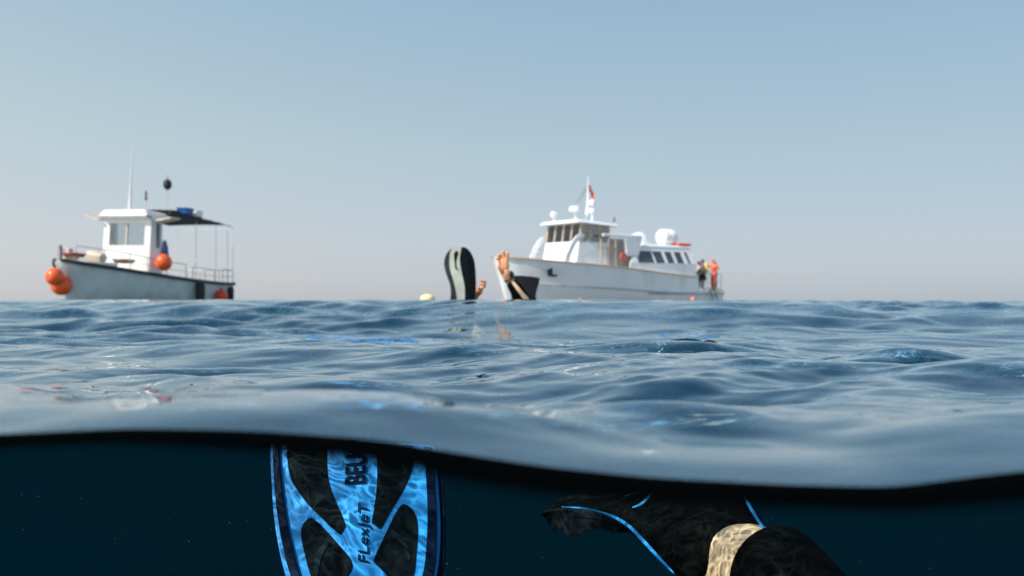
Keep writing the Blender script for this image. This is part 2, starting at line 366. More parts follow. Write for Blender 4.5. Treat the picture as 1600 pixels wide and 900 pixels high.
def np_mesh(name, co, quads, m):
    me = bpy.data.meshes.new(name)
    me.vertices.add(len(co)); me.vertices.foreach_set('co', co.astype(np.float32).ravel())
    me.loops.add(quads.size); me.loops.foreach_set('vertex_index', quads.astype(np.int32).ravel())
    me.polygons.add(len(quads)); me.polygons.foreach_set('loop_start', np.arange(0, quads.size, 4, dtype=np.int32))
    me.update(calc_edges=True); me.validate()
    me.polygons.foreach_set('use_smooth', np.ones(len(quads), dtype=bool))
    me.materials.append(m)
    o = bpy.data.objects.new(name, me); C.objects.link(o); return o
sea = np_mesh('sea_surface', np.stack([X, Y, Z], -1).reshape(-1, 3), quads, M['water']); tag(sea, kind='structure')

# the lip of the water where it bends down against the glass of the camera port
xe = np.linspace(X[0, 0], X[0, -1], 500); ze = np.interp(xe, X[0], Z[0])
prof = []
for k in range(13):
    a = math.radians(90 * k / 12); prof.append((-0.006 * math.sin(a), -0.004 * (1 - math.cos(a))))
prof += [(-0.0062, -0.0050), (-0.0062, -0.0065), (-0.0062, -0.0080), (-0.0061, -0.0100), (-0.006, -0.0125), (-0.006, -0.015)]
fade = [1.0] * 14 + [0.93, 0.75, 0.38, 0.12, 0.0]  # painted dark gradient: the lip's black fades out downwards
tv = 0.75 + 0.22 * np.sin(xe * 9 + 1.0) + 0.14 * np.sin(xe * 23 + 2.0) + 0.3 * np.clip((xe - 0.12) / 0.1, 0, 1)   # the lip is not equally thick everywhere
lv = np.array([[(x, EY + p[0], z + p[1] * t) for x, z, t in zip(xe, ze, tv)] for p in prof])
pi_ = np.arange(len(prof) * 500).reshape(len(prof), 500)
lq = np.stack([pi_[:-1, :-1], pi_[1:, :-1], pi_[1:, 1:], pi_[:-1, 1:]], -1).reshape(-1, 4)
lipm = M['menis'].node_tree; pr = lipm.nodes['Principled BSDF']; at_ = lipm.nodes.new('ShaderNodeAttribute'); at_.attribute_name = 'dark_fade'; lipm.links.new(at_.outputs['Fac'], pr.inputs['Alpha'])
lip = np_mesh('waterline', lv.reshape(-1, 3), lq, M['menis']); fa = lip.data.attributes.new('dark_fade', 'FLOAT', 'POINT'); fa.data.foreach_set('value', np.repeat(np.array(fade, dtype=np.float32), 500)); tag(lip, kind='structure')

# the sea goes on behind the lens
yb = -np.geomspace(0.25, 6000, 130); xb_ = np.sign(np.linspace(-1, 1, 161)) * np.abs(np.linspace(-1, 1, 161)) ** 5 * 6000
XB, YB = np.meshgrid(xb_, yb); cb = np.maximum(np.abs(np.gradient(XB, axis=1)), np.abs(np.gradient(YB, axis=0)))
ZB = waves(XB, YB, cb); vb = np.arange(XB.size).reshape(XB.shape)
rear = np_mesh('sea_surface', np.stack([XB, YB, ZB], -1).reshape(-1, 3), np.stack([vb[:-1, :-1], vb[1:, :-1], vb[1:, 1:], vb[:-1, 1:]], -1).reshape(-1, 4), M['water']); tag(rear, kind='structure')

ysd = np.concatenate([[-0.25, 0.0], ys[::8], [ys[-1]]]); us = np.linspace(0, 1, 70) ** 5
for sgn in (-1, 1):
    YS = np.repeat(ysd[:, None], 70, 1); XS = sgn * (np.maximum(YS, EY) * 1.05 + 1.2 + us[None, :] * 6000)
    cs = np.maximum(np.abs(np.gradient(XS, axis=1)), np.abs(np.gradient(YS, axis=0))); vs_ = np.arange(XS.size).reshape(XS.shape)
    q_ = np.stack([vs_[:-1, :-1], vs_[:-1, 1:], vs_[1:, 1:], vs_[1:, :-1]][::sgn], -1).reshape(-1, 4)
    sd_ = np_mesh('sea_surface', np.stack([XS, YS, waves(XS, YS, cs)], -1).reshape(-1, 3), q_, M['water']); tag(sd_, kind='structure')

# deep water below
S = 9000
deep = link_mesh('deep_water', [(-S, -S, -60), (S, -S, -60), (S, S, -60), (-S, S, -60)], [(0, 1, 2, 3)], M['deep']); tag(deep, kind='structure')

# ---------------------------------------------------------------- specks drifting in the water
mb = MB()
for i in range(150):
    d = random.uniform(0.7, 3.5); p = at(random.uniform(-200, 1800), random.uniform(760, 980), d)
    if p.z > -0.1: continue
    r = random.uniform(0.0004, 0.0011) * (0.5 + d * 0.5)
    mb.add([p + Vector(q) * r for q in ((1, 0, 0), (-1, 0, 0), (0, 1, 0), (0, -1, 0), (0, 0, 1), (0, 0, -1))],
           [(0, 2, 4), (2, 1, 4), (1, 3, 4), (3, 0, 4), (2, 0, 5), (1, 2, 5), (3, 1, 5), (0, 3, 5)])
tag(mb.build('drifting_particles', M['speck']), 'tiny pale specks drifting in the dark water', 'particles', kind='stuff')

# ---------------------------------------------------------------- extruded plates on a tilted, gently arched plane
class Plane:
    def __init__(s, px, py, d, tilt, yaw=0, arch=0.0):
        s.o = at(px, py, d); t = math.radians(tilt); yw = math.radians(yaw)
        R = Matrix.Rotation(yw, 3, 'Z')
        s.n = R @ Vector((0, -math.cos(t), math.sin(t))); s.v = R @ Vector((0, math.sin(t), math.cos(t))); s.u = R @ Vector((1, 0, 0)); s.arch = arch
    def uv(s, px, py):
        r = at(px, py, 1.0) - Vector((0, 0, H)); k = (s.o - Vector((0, 0, H))).dot(s.n) / r.dot(s.n)
        p = Vector((0, 0, H)) + r * k - s.o
        return Vector((p.dot(s.u), p.dot(s.v), 0))
    def map(s, u, v, w): # local coordinates (x=u, y=v, z=w) in the thing's own frame
        return Vector((u, v, w - s.arch * u * u))
    def matrix(s):
        m = Matrix((s.u, s.v, s.n)).transposed().to_4x4(); m.translation = s.o; return m

def plate(name, pl, uvs, w0, w1, m, parent, bevel=0.0006, dens=0.012):
    bm = bmesh.new(); vs = [bm.verts.new((p.x, p.y, 0)) for p in uvs]
    f = bm.faces.new(vs)
    bmesh.ops.triangulate(bm, faces=[f])
    if dens:   # let it bend with the arch
        bmesh.ops.subdivide_edges(bm, edges=[e for e in bm.edges if e.calc_length() > dens and not e.is_boundary], cuts=3, use_grid_fill=False)
        bmesh.ops.triangulate(bm, faces=bm.faces[:])
    top = bm.faces[:]; 
    for v in bm.verts: v.co.z = w1
    r = bmesh.ops.extrude_face_region(bm, geom=top)
    for g in r['geom']:
        if isinstance(g, bmesh.types.BMVert): g.co.z = w0
    for v in bm.verts: v.co = pl.map(v.co.x, v.co.y, v.co.z)
    bmesh.ops.recalc_face_normals(bm, faces=bm.faces)
    me = bpy.data.meshes.new(name); bm.to_mesh(me); bm.free(); me.materials.append(m)
    o = bpy.data.objects.new(name, me); C.objects.link(o); o.parent = parent
    return o

def text_mesh(name, body, size, thick, m, parent, mtx, shear=0.0, pl=None, xscale=1.0, bold=0.0):
    cu = bpy.data.curves.new(name + '_c', 'FONT'); cu.body = body; cu.size = size; cu.extrude = thick; cu.shear = shear; cu.offset = bold
    t = bpy.data.objects.new('tmp', cu); C.objects.link(t)
    bpy.context.view_layer.update()
    me = bpy.data.meshes.new_from_object(t.evaluated_get(bpy.context.evaluated_depsgraph_get()))
    bpy.data.objects.remove(t)
    for v in me.vertices:
        p = mtx @ Vector((v.co.x * xscale, v.co.y, v.co.z)); v.co = pl.map(p.x, p.y, p.z) if pl else p
    me.name = name; me.materials.clear(); me.materials.append(m)
    o = bpy.data.objects.new(name, me); C.objects.link(o); o.parent = parent
    return o

# ---------------------------------------------------------------- blue fin close under the surface
pl = Plane(555, 800, 0.98, 26, yaw=-4, arch=0.55)
fin = empty('swim_fin', (0, 0, 0)); fin.matrix_world = pl.matrix()
tag(fin, 'bright blue and black swim fin with printed lettering standing upright under water', 'swim fin')
Q = lambda X_, Y_: pl.uv(400 + X_ / 4.09, 680 + Y_ / 4.09)
left = [(105, 42), (80, 70), (78, 130), (88, 300), (103, 500), (135, 700), (182, 890), (260, 1100), (380, 1300), (480, 1500)]
right = [(800, 1500), (900, 1300), (1010, 1100), (1120, 960), (1158, 830), (1172, 620), (1165, 400), (1150, 190), (1142, 100), (1110, 60)]
tip = [(850, 45), (600, 38), (350, 36)]
out = catmull([Q(*p) for p in left + right + tip], 5)
plate('blade', pl, out, -0.004, 0.0, M['finblue'], fin)
def strip(lines, w0, w1, name, m):
    a = catmull([Q(x, y) for x, y, _ in lines], 6, False); b = catmull([Q(x2, y) for _, y, x2 in lines], 6, False)
    return plate(name, pl, a + b[::-1], w0, w1, m, fin, dens=0)
strip([(106, 48, 141), (105, 130, 141), (114, 300, 158), (135, 500, 185), (172, 700, 226), (222, 890, 278), (300, 1090, 360), (420, 1290, 475)], -0.010, 0.006, 'side_rail', M['finprint'])
strip([(1122, 75, 1078), (1132, 180, 1084), (1147, 400, 1095), (1152, 600, 1096), (1142, 830, 1078), (1100, 960, 1040), (985, 1110, 930), (880, 1290, 830)], -0.010, 0.007, 'side_rail', M['finprint'])
strip([(1172, 150, 1146), (1192, 400, 1166), (1200, 620, 1173), (1188, 830, 1160), (1150, 965, 1124)], -0.013, -0.003, 'edge_trim', M['finprint'])
ul = [(200, 55), (190, 100), (200, 205), (235, 310), (330, 440), (430, 540), (525, 628), (545, 628), (568, 590), (570, 570), (540, 490), (500, 400), (475, 330), (455, 230), (450, 60), (440, 52), (320, 50)]
ur = [(772, 70), (775, 250), (765, 400), (742, 545), (744, 562), (782, 594), (798, 594), (820, 560), (870, 470), (930, 370), (980, 260), (1003, 170), (1003, 75), (990, 62), (880, 60), (790, 58)]
ll = [(345, 528), (302, 562), (285, 620), (300, 720), (350, 900), (410, 1010), (500, 1020), (592, 895), (616, 845), (614, 820), (596, 778), (520, 690), (430, 590), (380, 545)]
lr = [(940, 440), (905, 475), (860, 560), (800, 690), (757, 785), (757, 815), (830, 890), (900, 985), (970, 960), (1008, 880), (1020, 760), (1030, 620), (1020, 520), (985, 460)]
for q in (ul, ur, ll, lr): plate('inset', pl, catmull([Q(*p) for p in q], 5), -0.001, 0.0012, M['fininset'], fin)
# the swept moulding inside the lower insets
for q in ([(372, 840), (385, 770), (410, 715), (450, 690), (475, 692), (440, 740), (415, 800), (400, 880), (385, 900)],
          [(868, 610), (900, 625), (960, 690), (985, 760), (975, 800), (945, 730), (905, 670), (870, 650)]):
    plate('moulding', pl, catmull([Q(*p) for p in q], 4), 0.001, 0.0026, M['finmark'], fin, dens=0)
# lettering that reads upwards
def upward(X0, Y0, ang=90):
    p = Q(X0, Y0); return Matrix.Translation((p.x, p.y, 0.0022)) @ Matrix.Rotation(math.radians(ang), 4, 'Z')
k = 0.98 / F / 4.09
text_mesh('lettering', 'BEUC', 190 * k, 0.0006, M['finprint'], fin, upward(698, 312, 95), pl=pl, xscale=0.6, bold=0.00055)
text_mesh('lettering', 'FLexJeT', 96 * k, 0.0005, M['finprint'], fin, upward(722, 826, 97), shear=0.25, pl=pl, xscale=1.18)
# foot pocket below the frame
mb = MB(); secs = []
c0 = Q(640, 1450)
for i in range(8):
    t = i / 7; v = c0.y + 0.03 - 0.24 * t; rw = 0.045 + 0.012 * math.sin(math.pi * t); rh = 0.018 + 0.028 * t
    secs.append([(c0.x + rw * math.cos(a), v, -0.004 + rh * math.sin(a)) for a in [2 * math.pi * j / 16 for j in range(16)]])
mb.loft(secs).build('foot_pocket', M['finblack'], fin, smooth=True)

# ---------------------------------------------------------------- skeleton-skinned bodies
def skinned(name, joints, edges, m, parent=None, sub=1, root=0, origin=None):
    me = bpy.data.meshes.new(name)
    o0 = Vector(origin) if origin is not None else Vector((0, 0, 0))
    me.from_pydata([tuple(Vector(j[0]) - o0) for j in joints], edges, []); me.materials.append(m)
    o = bpy.data.objects.new(name, me); C.objects.link(o); o.parent = parent; o.location = o0
    sk = o.modifiers.new('skin', 'SKIN'); sk.use_smooth_shade = True; sk.branch_smoothing = 0.3
    for i, j in enumerate(joints):
        r = j[1]; me.skin_vertices[0].data[i].radius = (r, r) if not isinstance(r, tuple) else r
        me.skin_vertices[0].data[i].use_root = (i == root)
    s = o.modifiers.new('sub', 'SUBSURF'); s.levels = sub; s.render_levels = sub
    return o

# ---------------------------------------------------------------- photographer's leg and black fin
# ankle comes in from the lower right towards the lens
leg = [(at(1134, 882, 1.02), 0.052), (at(1160, 874, 0.99), 0.048), (at(1182, 874, 0.955), 0.049), (at(1220, 908, 0.90), 0.048), (at(1310, 1030, 0.78), 0.054),
       (at(1480, 1260, 0.62), 0.062), (Vector((0.40, 0.05, -0.52)), 0.085), (Vector((0.34, -0.22, -0.50)), 0.12),
       (Vector((0.34, -0.50, -0.42)), 0.13), (Vector((0.34, -0.72, -0.34)), 0.11), (Vector((0.34, -0.82, -0.26)), 0.055), (Vector((0.34, -0.90, -0.14)), 0.095),
       (at(1090, 860, 1.08), 0.045), (at(1050, 838, 1.16), 0.038), (Vector((0.62, -0.70, -0.42)), 0.05), (Vector((0.75, -0.45, -0.50)), 0.04), (Vector((0.06, -0.70, -0.42)), 0.05), (Vector((-0.06, -0.45, -0.50)), 0.04)]
ledges = [(0, 1), (1, 2), (2, 3), (3, 4), (4, 5), (5, 6), (6, 7), (7, 8), (8, 9), (9, 10), (10, 11), (0, 12), (12, 13), (9, 14), (14, 15), (9, 16), (16, 17)]
ppl = empty('person', at(1150, 868, 0.99)); tag(ppl, 'diver in black wetsuit under water, bare pale ankle showing above the black fin', 'person')
o0 = at(1150, 868, 0.99)
body = skinned('body', [(p - o0, r) for p, r in leg], ledges, M['pale'], ppl, 3, root=7)
wet = [(at(1192, 878, 0.935), 0.054), (at(1202, 886, 0.925), 0.063), (at(1226, 908, 0.895), 0.062), (at(1310, 1030, 0.78), 0.066), (at(1480, 1260, 0.62), 0.078), (Vector((0.40, 0.05, -0.52)), 0.098), (Vector((0.34, -0.22, -0.50)), 0.135), (Vector((0.34, -0.50, -0.42)), 0.145), (Vector((0.34, -0.72, -0.34)), 0.125)]
skinned('wetsuit', [(p - o0, r) for p, r in wet], [(i, i + 1) for i in range(8)], M['neoprene'], ppl, 3, root=5)

# black fin: lofted from the heel opening to the blade tip
bf = empty('swim_fin', at(1100, 850, 1.08)); tag(bf, 'black swim fin with thin bright blue piping, worn on the foot at lower right underwater', 'swim fin')
b0 = at(1100, 850, 1.08)
# each station: near-lower edge (piping side), far-upper edge, thickness of the body there
st = [((1096, 925, 0.99), (1206, 842, 1.02), 0.040), ((1050, 895, 1.01), (1185, 800, 1.05), 0.050), ((1022, 864, 1.05), (1160, 772, 1.10), 0.046), ((995, 838, 1.10), (1090, 762, 1.17), 0.036),
      ((968, 818, 1.17), (1020, 768, 1.26), 0.024), ((940, 806, 1.24), (985, 774, 1.36), 0.013), ((905, 797, 1.32), (950, 778, 1.46), 0.009), ((875, 794, 1.38), (905, 780, 1.52), 0.008), ((850, 800, 1.42), (868, 784, 1.56), 0.006)]
def bodyloft(kd, inset=1.0, n=20):
    secs = []
    for a, b, t in st:
        A = at(*a) - b0; B = at(*b) - b0; c = (A + B) / 2; h = (B - A) / 2; 
        nrm = Vector((0.25, -0.6, 0.75)); nrm = (nrm - h.normalized() * nrm.dot(h.normalized())).normalized()
        secs.append([c + h * math.cos(q) * inset + nrm * t * kd * math.sin(q) * (abs(math.sin(q)) ** 0.15) for q in [2 * math.pi * j / n for j in range(n)]])
    return secs
fo = MB().loft(bodyloft(1.0)).build('foot_pocket', M['neoprene'], bf, smooth=True)
s2 = fo.modifiers.new('sub', 'SUBSURF'); s2.levels = 2; s2.render_levels = 2
# blade skirt hanging below the piping on the left
mb = MB(); top = [(848, 801, 1.36), (880, 797, 1.33), (925, 802, 1.27), (965, 818, 1.18), (985, 832, 1.13)]; bot = [(846, 806, 1.38), (866, 826, 1.36), (893, 836, 1.31), (950, 828, 1.24), (990, 838, 1.15)]
tp = catmull([at(*p) - b0 for p in top], 6, False); bt = catmull([at(*p) - b0 for p in bot], 6, False)
secs = []
for i, (a, b) in enumerate(zip(tp, bt)):
    b = b + Vector((0, 0, 0.004 * math.sin(i * 0.9))); off = Vector((0.0, 0.006, 0.002)); secs.append([a, b, b + off, a + off])
mb.loft(secs).build('blade', M['finblack'], bf, smooth=True)
mb = MB(); tp = catmull([at(*p) - b0 for p in ((868, 786, 1.50), (900, 777, 1.48), (935, 780, 1.42), (962, 776, 1.36), (1005, 768, 1.28))], 6, False)
mb.tube(tp, 0.006, 8).build('blade_rail', M['finblack'], bf, smooth=True)
def piping(pts, r, width=1.0):
    c = catmull([at(*p) - b0 for p in pts], 8, False); n = len(c)
    secs = []
    for i, p in enumerate(c):
        d = (c[min(i + 1, n - 1)] - c[max(i - 1, 0)]).normalized(); s = d.cross(Vector((0, -1, 0))).normalized()
        q = r[0] + (r[1] - r[0]) * math.sin(math.pi * min(1, (i + 0.5) / n)) ** 0.7
        secs.append([p + s * q + Vector((0, 0, 0)), p + Vector((0, -0.002, 0)), p - s * q, p + Vector((0, 0.002, 0))])
    MB().loft(secs).build('piping', M['finblue'], bf, smooth=True)
piping([(878, 792, 1.30), (915, 795, 1.24), (950, 804, 1.15), (980, 820, 1.09), (1005, 845, 1.03), (1030, 872, 0.99), (1053, 896, 0.96)], (0.0006, 0.0026))
piping([(988, 793, 1.08), (1000, 789, 1.07), (1011, 780, 1.07), (1020, 767, 1.07)], (0.0003, 0.0024))
piping([(976, 775, 1.17), (996, 769, 1.15), (1020, 766, 1.13)], (0.0002, 0.0007))
piping([(1156, 762, 0.98), (1168, 785, 0.96), (1184, 812, 0.95), (1205, 842, 0.94)], (0.0006, 0.0019))

# ---------------------------------------------------------------- swimmer and black fins in the middle distance
D = 5.0
pl2 = Plane(720, 430, D, 6, yaw=14, arch=2.2)
bfin = empty('swim_fin', (0, 0, 0)); bfin.matrix_world = pl2.matrix()
tag(bfin, 'black swim fin with silver grey centre stripe standing upright out of the water', 'swim fin')
q2 = lambda x, y: pl2.uv(650 + x / 7.5, 360 + y / 7.5)
outl = [(400, 830), (412, 760), (405, 640), (372, 540), (345, 440), (338, 360), (358, 280), (400, 225), (450, 200), (510, 205), (560, 195), (610, 218), (655, 270), (690, 350), (705, 450), (712, 560), (712, 680), (695, 800), (690, 1000), (640, 1250), (500, 1250), (420, 1000)]
plate('blade', pl2, catmull([q2(*p) for p in outl], 4), -0.006, 0.0, M['finblack'], bfin, dens=0.03)
grey = [(400, 825), (412, 760), (405, 640), (372, 540), (347, 440), (341, 360), (360, 285), (395, 240), (392, 300), (388, 380), (400, 470), (425, 560), (452, 660), (468, 760), (470, 830)]
plate('side_rail', pl2, catmull([q2(*p) for p in grey], 4), -0.001, 0.006, M['fingrey'], bfin, dens=0)
cream = [(405, 245), (440, 205), (495, 205), (528, 215), (512, 300), (515, 400), (540, 520), (565, 640), (572, 740), (560, 860), (470, 860), (470, 760), (455, 660), (430, 560), (402, 470), (390, 380), (392, 300)]
plate('centre_stripe', pl2, catmull([q2(*p) for p in cream], 4), -0.001, 0.003, M['fincream'], bfin, dens=0)
for q in ([(470, 240), (445, 275), (448, 330), (458, 420), (468, 420), (470, 350), (492, 280), (488, 250)], [(455, 420), (462, 445), (490, 470), (494, 462), (470, 425)]):
    plate('logo_mark', pl2, catmull([q2(*p) for p in q], 3), 0.002, 0.0045, M['finblack'], bfin, dens=0)

pl3 = Plane(818, 450, 5.15, 0, yaw=-20, arch=1.0)
tf = empty('swim_fin', (0, 0, 0)); tf.matrix_world = pl3.matrix()
tag(tf, 'square cornered black swim fin tip poking out of the water behind the raised arm', 'swim fin')
q3 = lambda x, y: pl3.uv(650 + x / 7.5, 360 + y / 7.5)
plate('blade', pl3, catmull([q3(*p) for p in ((1100, 560), (1170, 530), (1300, 535), (1425, 552), (1440, 570), (1420, 660), (1395, 770), (1420, 850), (1430, 1100), (1200, 1100), (1130, 850), (1090, 660))], 3), -0.006, 0.0, M['finblack'], tf, dens=0.03)
strip_pts = [q3(1415, 565), q3(1432, 568), q3(1395, 765), q3(1380, 765)]
plate('side_rail', pl3, strip_pts, -0.009, 0.006, M['finblack'], tf, dens=0)

def swimmer():
    base = at(800, 475, 4.9); P = lambda x, y, d=4.9: at(650 + x / 7.5, 360 + y / 7.5, d) - base
    root = empty('person', base); tag(root, 'swimmer low in the water raising one bare hand, black wetsuit sleeve with a pale stripe', 'person')
    J = []; E = []
    def add(p, r, par=None):
        J.append((p, r)); i = len(J) - 1
        if par is not None: E.append((par, i))
        return i
    hip = add(P(1050, 1500, 6.0), 0.13); bl = add(P(1060, 1500, 5.7), 0.125, hip); ch = add(P(1080, 1450, 5.4), 0.14, bl); nk = add(P(1020, 1180, 5.2), 0.055, ch)
    hd = add(P(950, 1010, 5.2), 0.085, nk); add(P(905, 920, 5.2), 0.07, hd)
    # raised arm
    sh = add(P(1400, 1350, 5.15), 0.062, ch); el = add(P(1300, 900, 4.95), 0.046, sh); fa = add(P(1190, 720, 4.9), 0.040, el); wr = add(P(1095, 580, 4.88), 0.030, fa)
    pa = add(P(1050, 490, 4.87), (0.044, 0.032), wr); kn = add(P(1030, 400, 4.86), (0.044, 0.026), pa)
    for (a, b, c) in (((985, 345), (960, 320), (935, 345)), ((1000, 320), (985, 285), (955, 290)), ((1030, 310), (1030, 265), (1010, 240)), ((1060, 320), (1075, 280), (1070, 250))):
        f1 = add(P(*a, 4.85), 0.0125, kn); f2 = add(P(*b, 4.84), 0.011, f1); add(P(*c, 4.83), 0.009, f2)
    t1 = add(P(995, 470, 4.83), 0.011, pa); t2 = add(P(965, 430, 4.82), 0.0095, t1); add(P(975, 395, 4.82), 0.008, t2)
    # other arm reaching to the upright fin
    s2_ = add(P(820, 1350, 5.15), 0.062, ch); e2 = add(P(600, 1050, 5.25), 0.042, s2_); w2 = add(P(680, 790, 5.14), 0.026, e2); p2 = add(P(735, 690, 5.08), (0.032, 0.024), w2)
    for (a, b, c) in (((800, 640), (815, 600), (740, 590)), ((800, 665), (810, 640), (735, 632)), ((770, 700), (745, 680), (715, 672)), ((765, 725), (745, 720), (715, 708))):
        f1 = add(P(*a, 5.04), 0.009, p2); f2 = add(P(*b, 5.02), 0.0085, f1); add(P(*c, 5.0), 0.007, f2)
    t1 = add(P(735, 720, 5.0), 0.010, p2); add(P(715, 690, 4.99), 0.008, t1)
    # legs
    for s in (-1, 1):
        k1 = add(P(1050 + s * 110, 1450, 6.5), 0.06, hip); add(P(1050 + s * 130, 1500, 6.95), 0.04, k1)
    skinned('body', J, E, M['skin'], root, 2, root=0)
    ar = [(P(1410, 1380, 5.15), 0.075), (P(1305, 905, 4.95), 0.058), (P(1190, 715, 4.9), 0.050), (P(1115, 612, 4.88), 0.038), (P(1100, 590, 4.88), 0.030)]
    skinned('sleeve', ar, [(i, i + 1) for i in range(4)], M['neoprene'], root, 2, root=0)
    ws = [(P(1050, 1500, 6.0), 0.145), (P(1060, 1500, 5.7), 0.14), (P(1080, 1450, 5.4), 0.155), (P(940, 1500, 6.5), 0.075), (P(920, 1500, 6.9), 0.055), (P(1160, 1500, 6.5), 0.075), (P(1180, 1500, 6.9), 0.055)]
    skinned('wetsuit', ws, [(0, 1), (1, 2), (0, 3), (3, 4), (0, 5), (5, 6)], M['neoprene'], root, 2, root=0)
    # stripe along the sleeve, on the side turned to the lens
    pts = [P(1130, 600, 4.84), P(1200, 690, 4.825), P(1255, 760, 4.835), P(1310, 830, 4.85), P(1350, 900, 4.87)]
    c = catmull(pts, 6, False); secs = []
    for i, p in enumerate(c):
        d = (c[min(i + 1, len(c) - 1)] - c[max(i - 1, 0)]).normalized(); s = d.cross(Vector((0, -1, 0))).normalized(); wd = 0.008 + 0.012 * i / len(c)
        secs.append([p + s * wd, p + Vector((0, -0.004, 0)), p - s * wd, p + Vector((0, 0.02, 0))])
    MB().loft(secs).build('sleeve_stripe', mat('tan_stripe', (0.62, 0.46, 0.32), 0.7), root, smooth=True)
    # wrist computer
    a = (P(1050, 490) - P(1130, 620)).normalized()
    R = a.to_track_quat('Z', 'Y').to_matrix()
    MB().lathe([(0.028, -0.012), (0.033, -0.01), (0.033, 0.01), (0.028, 0.012)], P(1092, 570, 4.88), 16, R).build('wrist_strap', M['rubber'], root, smooth=True)
    wc = MB().lathe([(0.020, -0.008), (0.024, -0.004), (0.024, 0.006), (0.018, 0.010)], P(1120, 520, 4.86), 16, Matrix.Rotation(math.radians(70), 3, 'Y') @ Matrix.Rotation(math.radians(30), 3, 'X')).build('dive_computer', M['rubber'], root, smooth=True)
    # eyes closed, nose and hood are under the wave; a short dark hair cap stays above
    MB().lathe(sphere_prof(0.088, 0.07), P(965, 1035, 5.25), 14).build('hair', M['hair'], root, smooth=True)
swimmer()

# pale yellow float left of the upright fin
mb = MB().lathe(sphere_prof(0.055, 0.04), (0, 0, 0.0), 20)
fl = mb.build('float', M['paleyellow'], None, smooth=True); fl.location = at(668, 467, 5.6); fl.scale = (1, 1, 0.9)
tag(fl, 'small pale yellow float bobbing at the surface left of the upright black fin', 'float')

# blue fins awash: the blade lies in the skin of the water and follows the ripples
def sub_fin(px, py, d, length, width, rz, label):
    p = at(px, py, d); o = Vector((p.x, p.y, surf(p.x, p.y)))
    r = empty('swim_fin', o, rz); tag(r, label, 'swim fin')
    cz, sz = math.cos(rz), math.sin(rz); L = length; hw = width / 2
    def wpt(u, v, w): x = o.x + u * cz - v * sz; y = o.y + u * sz + v * cz; return Vector((u, v, surf(x, y) - o.z - 0.0030 + 0.0022 * math.sin(u * 61 + v * 45) + 0.0020 * math.sin(u * 130 - v * 95 + 1.0) + w))
    nu, nv = 70, 22; top = []; 
    def hwf(t): return hw * (0.55 + 0.45 * math.sin(min(1, t * 1.15) * math.pi / 2)) * (1 if t < .85 else math.sqrt(max(.02, 1 - ((t - .85) / .15) ** 2)))
    for k in (0, -0.004):
        for i in range(nu):
            for j in range(nv): top.append(wpt(L * i / (nu - 1), hwf(i / (nu - 1)) * (2 * j / (nv - 1) - 1), k))
    N = nu * nv; fs = []
    for i in range(nu - 1):
        for j in range(nv - 1):
            a = i * nv + j; q = (a, a + nv, a + nv + 1, a + 1); fs.append(q); fs.append(tuple(x + N for x in q[::-1]))
    link_mesh('blade', top, fs, M['wetblue'], r, True)
    for s_ in (-1, 1):
        MB().tube([wpt(L * t, s_ * hwf(t), -0.008) for t in [k / 16 for k in range(15)]], 0.005, 6).build('side_rail', M['finprint'], r, smooth=True)
    secs = []
    for i in range(7):
        t = i / 6; secs.append([(0.03 - 0.24 * t, (0.045 + .01 * math.sin(3 * t)) * math.cos(a), -0.03 - .05 * t + (0.012 + 0.025 * t) * math.sin(a)) for a in [2 * math.pi * j / 12 for j in range(12)]])
    MB().loft(secs).build('foot_pocket', M['finblack'], r, smooth=True)
sub_fin(690, 517, 2.6, 0.50, 0.30, math.radians(172), 'blue swim fin awash in the ripples in front of the upright black fin')
sub_fin(1115, 512, 2.8, 0.20, 0.22, math.radians(166), 'blue swim fin awash in the ripples below the stern of the big white yacht')

# black hose forms breaking the surface, built as two short tubes
mb = MB(); c = at(1070, 549, 1.52)
mb.tube(catmull([(-0.055, 0, -0.02), (-0.03, 0, 0.0), (0.0, 0.005, 0.005), (0.03, 0, 0.001), (0.05, 0.01, -0.02)], 6, False), 0.012, 12)
mb.tube(catmull([(0.015, 0.06, -0.03), (0.05, 0.06, 0.0), (0.075, 0.06, 0.001), (0.11, 0.06, -0.03)], 6, False), 0.007, 10)
hs = mb.build('black_blob', M['rubber'], None, smooth=True); hs.location = (c.x, c.y, max(surf(c.x, c.y), surf(c.x + .05, c.y + .05)) + 0.004)
tag(hs, 'small black wet hose breaking the surface right of centre', 'blob')
BLOB = hs

# ---------------------------------------------------------------- boats
def hull_mesh(stations, m, root, name='hull', bottom_z=-0.5):
    """stations: x, half beam at deck, half beam at chine, deck z, chine z, keel z"""
    secs = []
    for x, hb, hc, zd, zc, zk, dx in stations:   # dx: rake of deck ahead of keel
        pts = [(x, 0, zk), (x + dx * .3, hc * .6, zk + (zc - zk) * .5), (x + dx * .5, hc, zc), (x + dx * .8, hc + (hb - hc) * .6, zc + (zd - zc) * .55), (x + dx, hb, zd)]
        full = pts + [(x + dx, -hb, zd)] + [(p[0], -p[1], p[2]) for p in pts[1:4][::-1]]
        secs.append([Vector(p) for p in full])
    return MB().loft(secs).build(name, m, root, smooth=True)

def boat_frame(cx, cy, heading, roll=0.0, pitch=0.0):
    rz = math.atan2(heading[1], heading[0]); return Vector((cx, cy, 0)), (math.radians(roll), math.radians(pitch), rz)

def rail(root, pts, hgt, n_post, name='railing', r=0.016, mid=True, m=None):
    c = catmull([Vector(p) for p in pts], 6, False); mb = MB(); up = Vector((0, 0, hgt))
    mb.tube([p + up for p in c], r, 6)
    if mid: mb.tube([p + up * .5 for p in c], r * .6, 5)
    for i in range(n_post):
        p = c[round(i * (len(c) - 1) / (n_post - 1))]; mb.tube([p, p + up], r, 6)
    return mb.build(name, m or M['steel'], root)

def onboard(root, local, name=None):
    return root.matrix_basis @ Vector(local)

